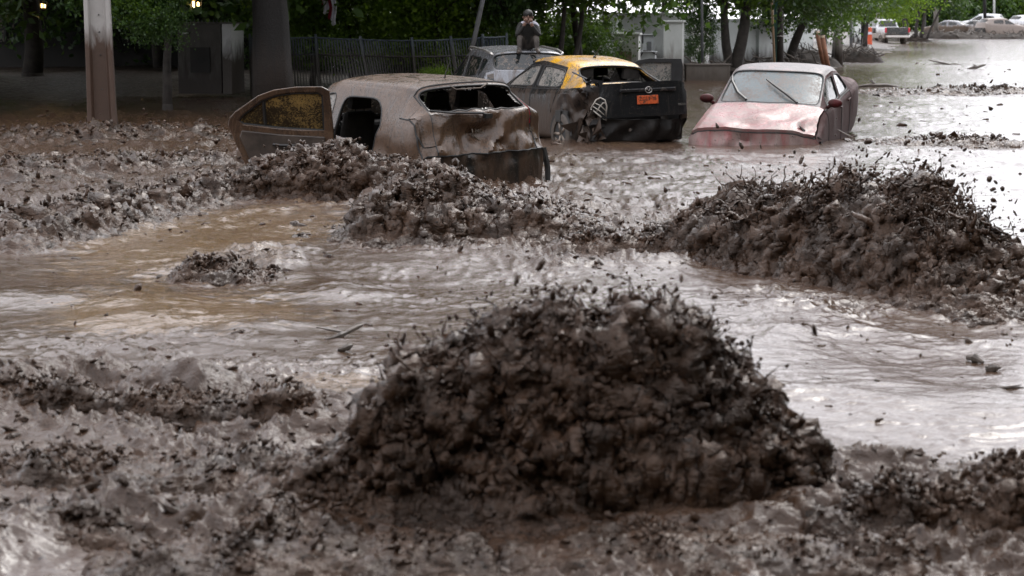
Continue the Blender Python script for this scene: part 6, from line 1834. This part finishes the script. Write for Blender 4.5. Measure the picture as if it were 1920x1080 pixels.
# ------------------------------------------------------------------ piles of branches and driftwood
def debris_pile(label, px, py, Y, w, d, h, n, seed, z=0.0):
    rng = np.random.default_rng(seed)
    p = D(px, py, Y)
    root = thing('debris_pile', label, 'debris', (p[0], Y, z), group='heaps of branches and mud left by the flood')
    nu, nv = 26, 20
    V = []
    for i in range(nu):
        for j in range(nv):
            x = (i/(nu-1)-.5)*2; y = (j/(nv-1)-.5)*2
            e = max(0, 1-(x*x+y*y))
            V.append((x*w/2, y*d/2, -0.15+h*.75*e**.7))
    V = np.array(V); V[:, 2] += (0.3*h*perlin(V[:, 0]*2.2+seed, V[:, 1]*2.2)+.15*h*perlin(V[:, 0]*6, V[:, 1]*6))*np.clip(V[:, 2]/(.3*h), 0, 1)
    link('mud_heap', mesh_np('mud_heap', V, grid_faces(nu, nv)), M['debris_mud'], root)
    for k in range(n):
        a = rng.uniform(0, 6.28); rr = rng.uniform(0, .85)**.7
        c = Vector((math.cos(a)*rr*w/2, math.sin(a)*rr*d/2, h*.7*(1-rr*rr)**.7))
        dr = Vector((rng.normal(), rng.normal()*.7, abs(rng.normal())*.35)).normalized()
        L = rng.uniform(.25, .75)*min(1.4, w*.5)
        pts = [c-dr*L*.5]
        for q in range(4):
            dr = (dr+Vector(rng.normal(size=3))*.28).normalized(); pts.append(pts[-1]+dr*L/4)
        r0 = rng.uniform(.010, .035)*(1 if Y < 90 else 2.0)
        b = MB(); b.tube(pts, [r0, r0*.9, r0*.8, r0*.6, r0*.35], 5); b.build('branch', M['driftwood'], root)
debris_pile('heap of dark branches behind the forked tree trunk', 1440, 112, 68, 3.2, 1.6, .38, 30, 1, 0.25)
debris_pile('large heap of dark branches between the wooden post and stakes', 1505, 108, 76, 3.0, 2.0, .75, 46, 2, 0.15)
debris_pile('dark heap of roots right of the round concrete pole', 1606, 104, 84, 2.6, 2.0, .80, 44, 3, 0.0)
debris_pile('small heap of branches at the tip of the bank', 1630, 104, 92, 1.4, 1.2, .45, 20, 4, 0.0)
debris_pile('wide dark heap of wreckage under the silver sedan', 1768, 65, 176, 7.5, 3, .95, 40, 5, 0.0)
debris_pile('wide dark heap of wreckage under the dark sedan', 1826, 65, 178, 6.0, 3, .9, 36, 6, 0.0)
debris_pile('dark heap of wreckage under the mud caked estate car', 1895, 66, 176, 6.0, 3, .75, 36, 7, 0.0)
debris_pile('dark mud heap at the foot of the far stems', 1715, 74, 158, 3.4, 2, .6, 20, 8, 0.0)
debris_pile('rubble and sticks on top of the low concrete wall', 1335, 116, 60.2, 2.0, .9, .16, 14, 9, 0.42)
def float_stick(label, px, py, L, r, ang, seed, name='driftwood', up=0.02, kink=.25):
    rng = np.random.default_rng(seed)
    p = G(px, py)
    root = thing(name, label, 'driftwood', (p[0], p[1], up), group='sticks and clods adrift on the mud')
    dr = Vector((math.cos(ang), math.sin(ang), 0.05)); pts = [-dr*L/2]
    for q in range(6):
        dr = (dr+Vector(rng.normal(size=3))*kink*Vector((1, 1, .5)).length*.35).normalized(); pts.append(pts[-1]+dr*L/6)
    b = MB(); b.tube(pts, [r*k_*rng.uniform(.55, 1.35) for k_ in (.6, .9, 1.1, 1, .9, .7, .3)], 7); b.build('stem', M['driftwood'], root)
    b = MB(); b.tube([pts[3], pts[3]+Vector((rng.normal()*.3*L, rng.normal()*.2*L, .12*L))], [r*.6, r*.2], 5); b.build('twig', M['driftwood'], root)
for k, a in enumerate([
    ('knobbly driftwood stick floating left of the foreground splash', 655, 640, .30, .016, .5, 1),
    ('short dark stick below the knobbly driftwood', 650, 664, .10, .018, .2, 2),
    ('dark driftwood chunk afloat near the right edge', 1830, 682, .12, .022, -.9, 3),
    ('small dark lump of wood right of the driftwood chunk', 1862, 703, .08, .020, 0, 4),
    ('long thin branch crossing the right edge of the picture', 1880, 738, .26, .012, .15, 5),
    ('thin dark twig on the pale water right of the splash', 1570, 720, .16, .008, .1, 6),
    ('curled dark stick in the mud left of the open door', 235, 298, .55, .035, .1, 7),
    ('dark stick lodged by the calm brown patch', 565, 424, .20, .028, -.3, 8),
    ('black snag upright in the pale water at the far right', 1893, 131, .5, .05, 1.4, 9),
    ('long dark drift log far out on the bright flood', 1790, 121, 1.9, .09, .05, 10),
    ('small dark snag near the right edge of the bright flood', 1835, 130, .8, .06, .1, 11),
    ('dark drift roots beside the pale red sedan', 1650, 163, 1.4, .06, .1, 12),
    ('crooked twig flung above the right splash', 1580, 290, .35, .008, 2.3, 13),
    ('dark branch lying in the churned mud before the taxi', 1120, 482, .34, .02, .6, 14)]):
    float_stick(*a, up=(0.25 if k == 12 else 0.03))
tick('debris')
# ------------------------------------------------------------------ the person sitting on the roof of the silver estate
simple('skin', (0.14, 0.075, 0.052), 0.55, var=0.15)
simple('hair', (0.010, 0.009, 0.008), 0.6)
simple('jacket', (0.011, 0.010, 0.009), 0.7, var=0.4, scale=8)
simple('trousers', (0.045, 0.036, 0.030), 0.7, var=0.5, scale=9)
simple('shoe', (0.045, 0.033, 0.026), 0.6, var=0.5, scale=10)
simple('shirt_white', (0.42, 0.42, 0.48), 0.8, var=0.1)
def skinned(name, verts, edges, radii, sub=2, root_i=0):
    me = bpy.data.meshes.new(name); me.from_pydata(verts, edges, []); me.update()
    o = bpy.data.objects.new(name, me); COL.objects.link(o)
    sk = o.modifiers.new('skin', 'SKIN'); sk.use_smooth_shade = True
    lay = me.skin_vertices[0].data if me.skin_vertices else None
    if lay is None:
        bm = bmesh.new(); bm.from_mesh(me); bm.verts.layers.skin.verify(); bm.to_mesh(me); bm.free(); lay = me.skin_vertices[0].data
    for i, r in enumerate(radii): lay[i].radius = (r, r) if not hasattr(r, '__len__') else r
    lay[root_i].use_root = True
    ss = o.modifiers.new('sub', 'SUBSURF'); ss.levels = sub; ss.render_levels = sub
    m2 = bpy.data.meshes.new_from_object(o.evaluated_get(bpy.context.evaluated_depsgraph_get()))
    bpy.data.objects.remove(o); bpy.data.meshes.remove(me)
    m2.name = name
    m2.polygons.foreach_set('use_smooth', np.ones(len(m2.polygons), bool))
    return m2
def build_person():
    # roof height under the sitter
    c = D(990, 93, 34.9)
    roof_z = -0.36+1.615
    y0 = 36.15
    x0 = D(990, 90, y0)[0]
    root = thing('person', 'person in dark muddy clothes sitting hunched on the silver car roof, hands to face', 'person', (x0, y0, roof_z))
    V = {'pel': (0, .16, .10), 'bel': (0, .10, .24), 'che': (0, .02, .40), 'nec': (0, -.05, .53), 'hea': (0, -.10, .62), 'top': (0, -.115, .72),
         'shl': (-.17, .0, .47), 'shr': (.17, .0, .47), 'ell': (-.22, -.16, .28), 'elr': (.22, -.16, .28), 'wrl': (-.085, -.235, .47), 'wrr': (.09, -.235, .46), 'hal': (-.055, -.235, .54), 'har': (.06, -.235, .53),
         'hil': (-.10, .14, .10), 'hir': (.10, .14, .10), 'knl': (-.17, -.20, .27), 'knr': (.16, -.20, .26), 'anl': (-.17, -.27, .02), 'anr': (.18, -.27, .02), 'tol': (-.20, -.44, -.03), 'tor': (.22, -.43, -.03)}
    rad = {'pel': .14, 'bel': .14, 'che': .145, 'nec': .055, 'hea': .085, 'top': .075, 'shl': .075, 'shr': .075, 'ell': .052, 'elr': .052, 'wrl': .036, 'wrr': .036, 'hal': .040, 'har': .040,
           'hil': .095, 'hir': .095, 'knl': .068, 'knr': .068, 'anl': .046, 'anr': .046, 'tol': .038, 'tor': .038}
    E = [('pel', 'bel'), ('bel', 'che'), ('che', 'nec'), ('nec', 'hea'), ('hea', 'top'), ('che', 'shl'), ('che', 'shr'), ('shl', 'ell'), ('shr', 'elr'), ('ell', 'wrl'), ('elr', 'wrr'), ('wrl', 'hal'), ('wrr', 'har'),
         ('pel', 'hil'), ('pel', 'hir'), ('hil', 'knl'), ('hir', 'knr'), ('knl', 'anl'), ('knr', 'anr'), ('anl', 'tol'), ('anr', 'tor')]
    ks = list(V); ix = {k: i for i, k in enumerate(ks)}
    me = skinned('body', [V[k] for k in ks], [(ix[a], ix[b]) for a, b in E], [rad[k] for k in ks])
    me.materials.clear()
    for k in ('jacket', 'trousers', 'shoe', 'skin'): me.materials.append(M[k])
    segs = [(np.array(V[a]), np.array(V[b]), a, b) for a, b in E]
    def mat_of(p):
        best = 9; who = None
        for a, b, na, nb in segs:
            t = np.clip(np.dot(p-a, b-a)/np.dot(b-a, b-a), 0, 1); d = np.linalg.norm(p-(a+t*(b-a)))-0.5*(rad[na]*(1-t)+rad[nb]*t)
            if d < best: best = d; who = (na, nb)
        s = ''.join(who)
        if 'top' in s or 'hea' in s or 'hal' in s or 'har' in s: return 3
        if 'tol' in s or 'tor' in s: return 2
        if 'hil' in s or 'hir' in s or 'kn' in s or s == 'pelbel' and p[2] < .12: return 1
        return 0
    for f in me.polygons: f.material_index = mat_of(np.array(f.center))
    link('body', me, None, root)
    # hair cap
    bm = bmesh.new(); bmesh.ops.create_icosphere(bm, subdivisions=3, radius=1.0)
    for v in bm.verts:
        n = 1+0.10*math.sin(9*v.co.x+4*v.co.z)*math.sin(8*v.co.y)
        v.co = Vector((v.co.x*.098*n, v.co.y*.108*n-.085, v.co.z*.085*n+.695))
    hm = bpy.data.meshes.new('hair'); bm.to_mesh(hm); bm.free()
    hm.polygons.foreach_set('use_smooth', np.ones(len(hm.polygons), bool))
    link('hair', hm, M['hair'], root)
    # white shirt collar and shoulder yoke
    cm = skinned('shirt', [(-.155, .0, .485), (-.08, -.03, .53), (0, -.10, .46), (.08, -.03, .53), (.165, .0, .485), (.20, -.05, .40)], [(0, 1), (1, 2), (2, 3), (3, 4), (4, 5)], [.060, .050, .050, .055, .066, .05], 2, 2)
    link('shirt', cm, M['shirt_white'], root)
    # fingers over the face, nose, ears
    b = MB()
    for sx, h in ((-1, V['hal']), (1, V['har'])):
        for k in range(4):
            x = h[0]-sx*.028+sx*.018*k
            b.tube([(x, h[1]-.01, h[2]+.01), (x-sx*.004, h[1]-.012, h[2]+.05-.004*abs(k-1)), (x-sx*.010, h[1]+.012, h[2]+.083-.006*abs(k-1))], [.011, .0095, .007], 6)
        b.tube([(h[0]-sx*.03, h[1], h[2]-.02), (h[0]-sx*.055, h[1]+.005, h[2]+.01), (h[0]-sx*.058, h[1]+.012, h[2]+.035)], [.012, .010, .008], 6)
    b.build('fingers', M['skin'], root, smooth=True, kind='stuff')
    b = MB(); b.tube([(0, -.185, .665), (0, -.212, .625), (0, -.190, .612)], [.009, .015, .010], 6)
    b.build('nose', M['skin'], root, smooth=True)
    for sx in (-1, 1):
        b = MB(); b.tube([(sx*.088, -.085, .655), (sx*.098, -.080, .630), (sx*.088, -.088, .600)], [.010, .018, .009], 6); b.build('ear', M['skin'], root, smooth=True)
    root.scale = (0.9, 0.95, 0.95)
    return root
build_person()
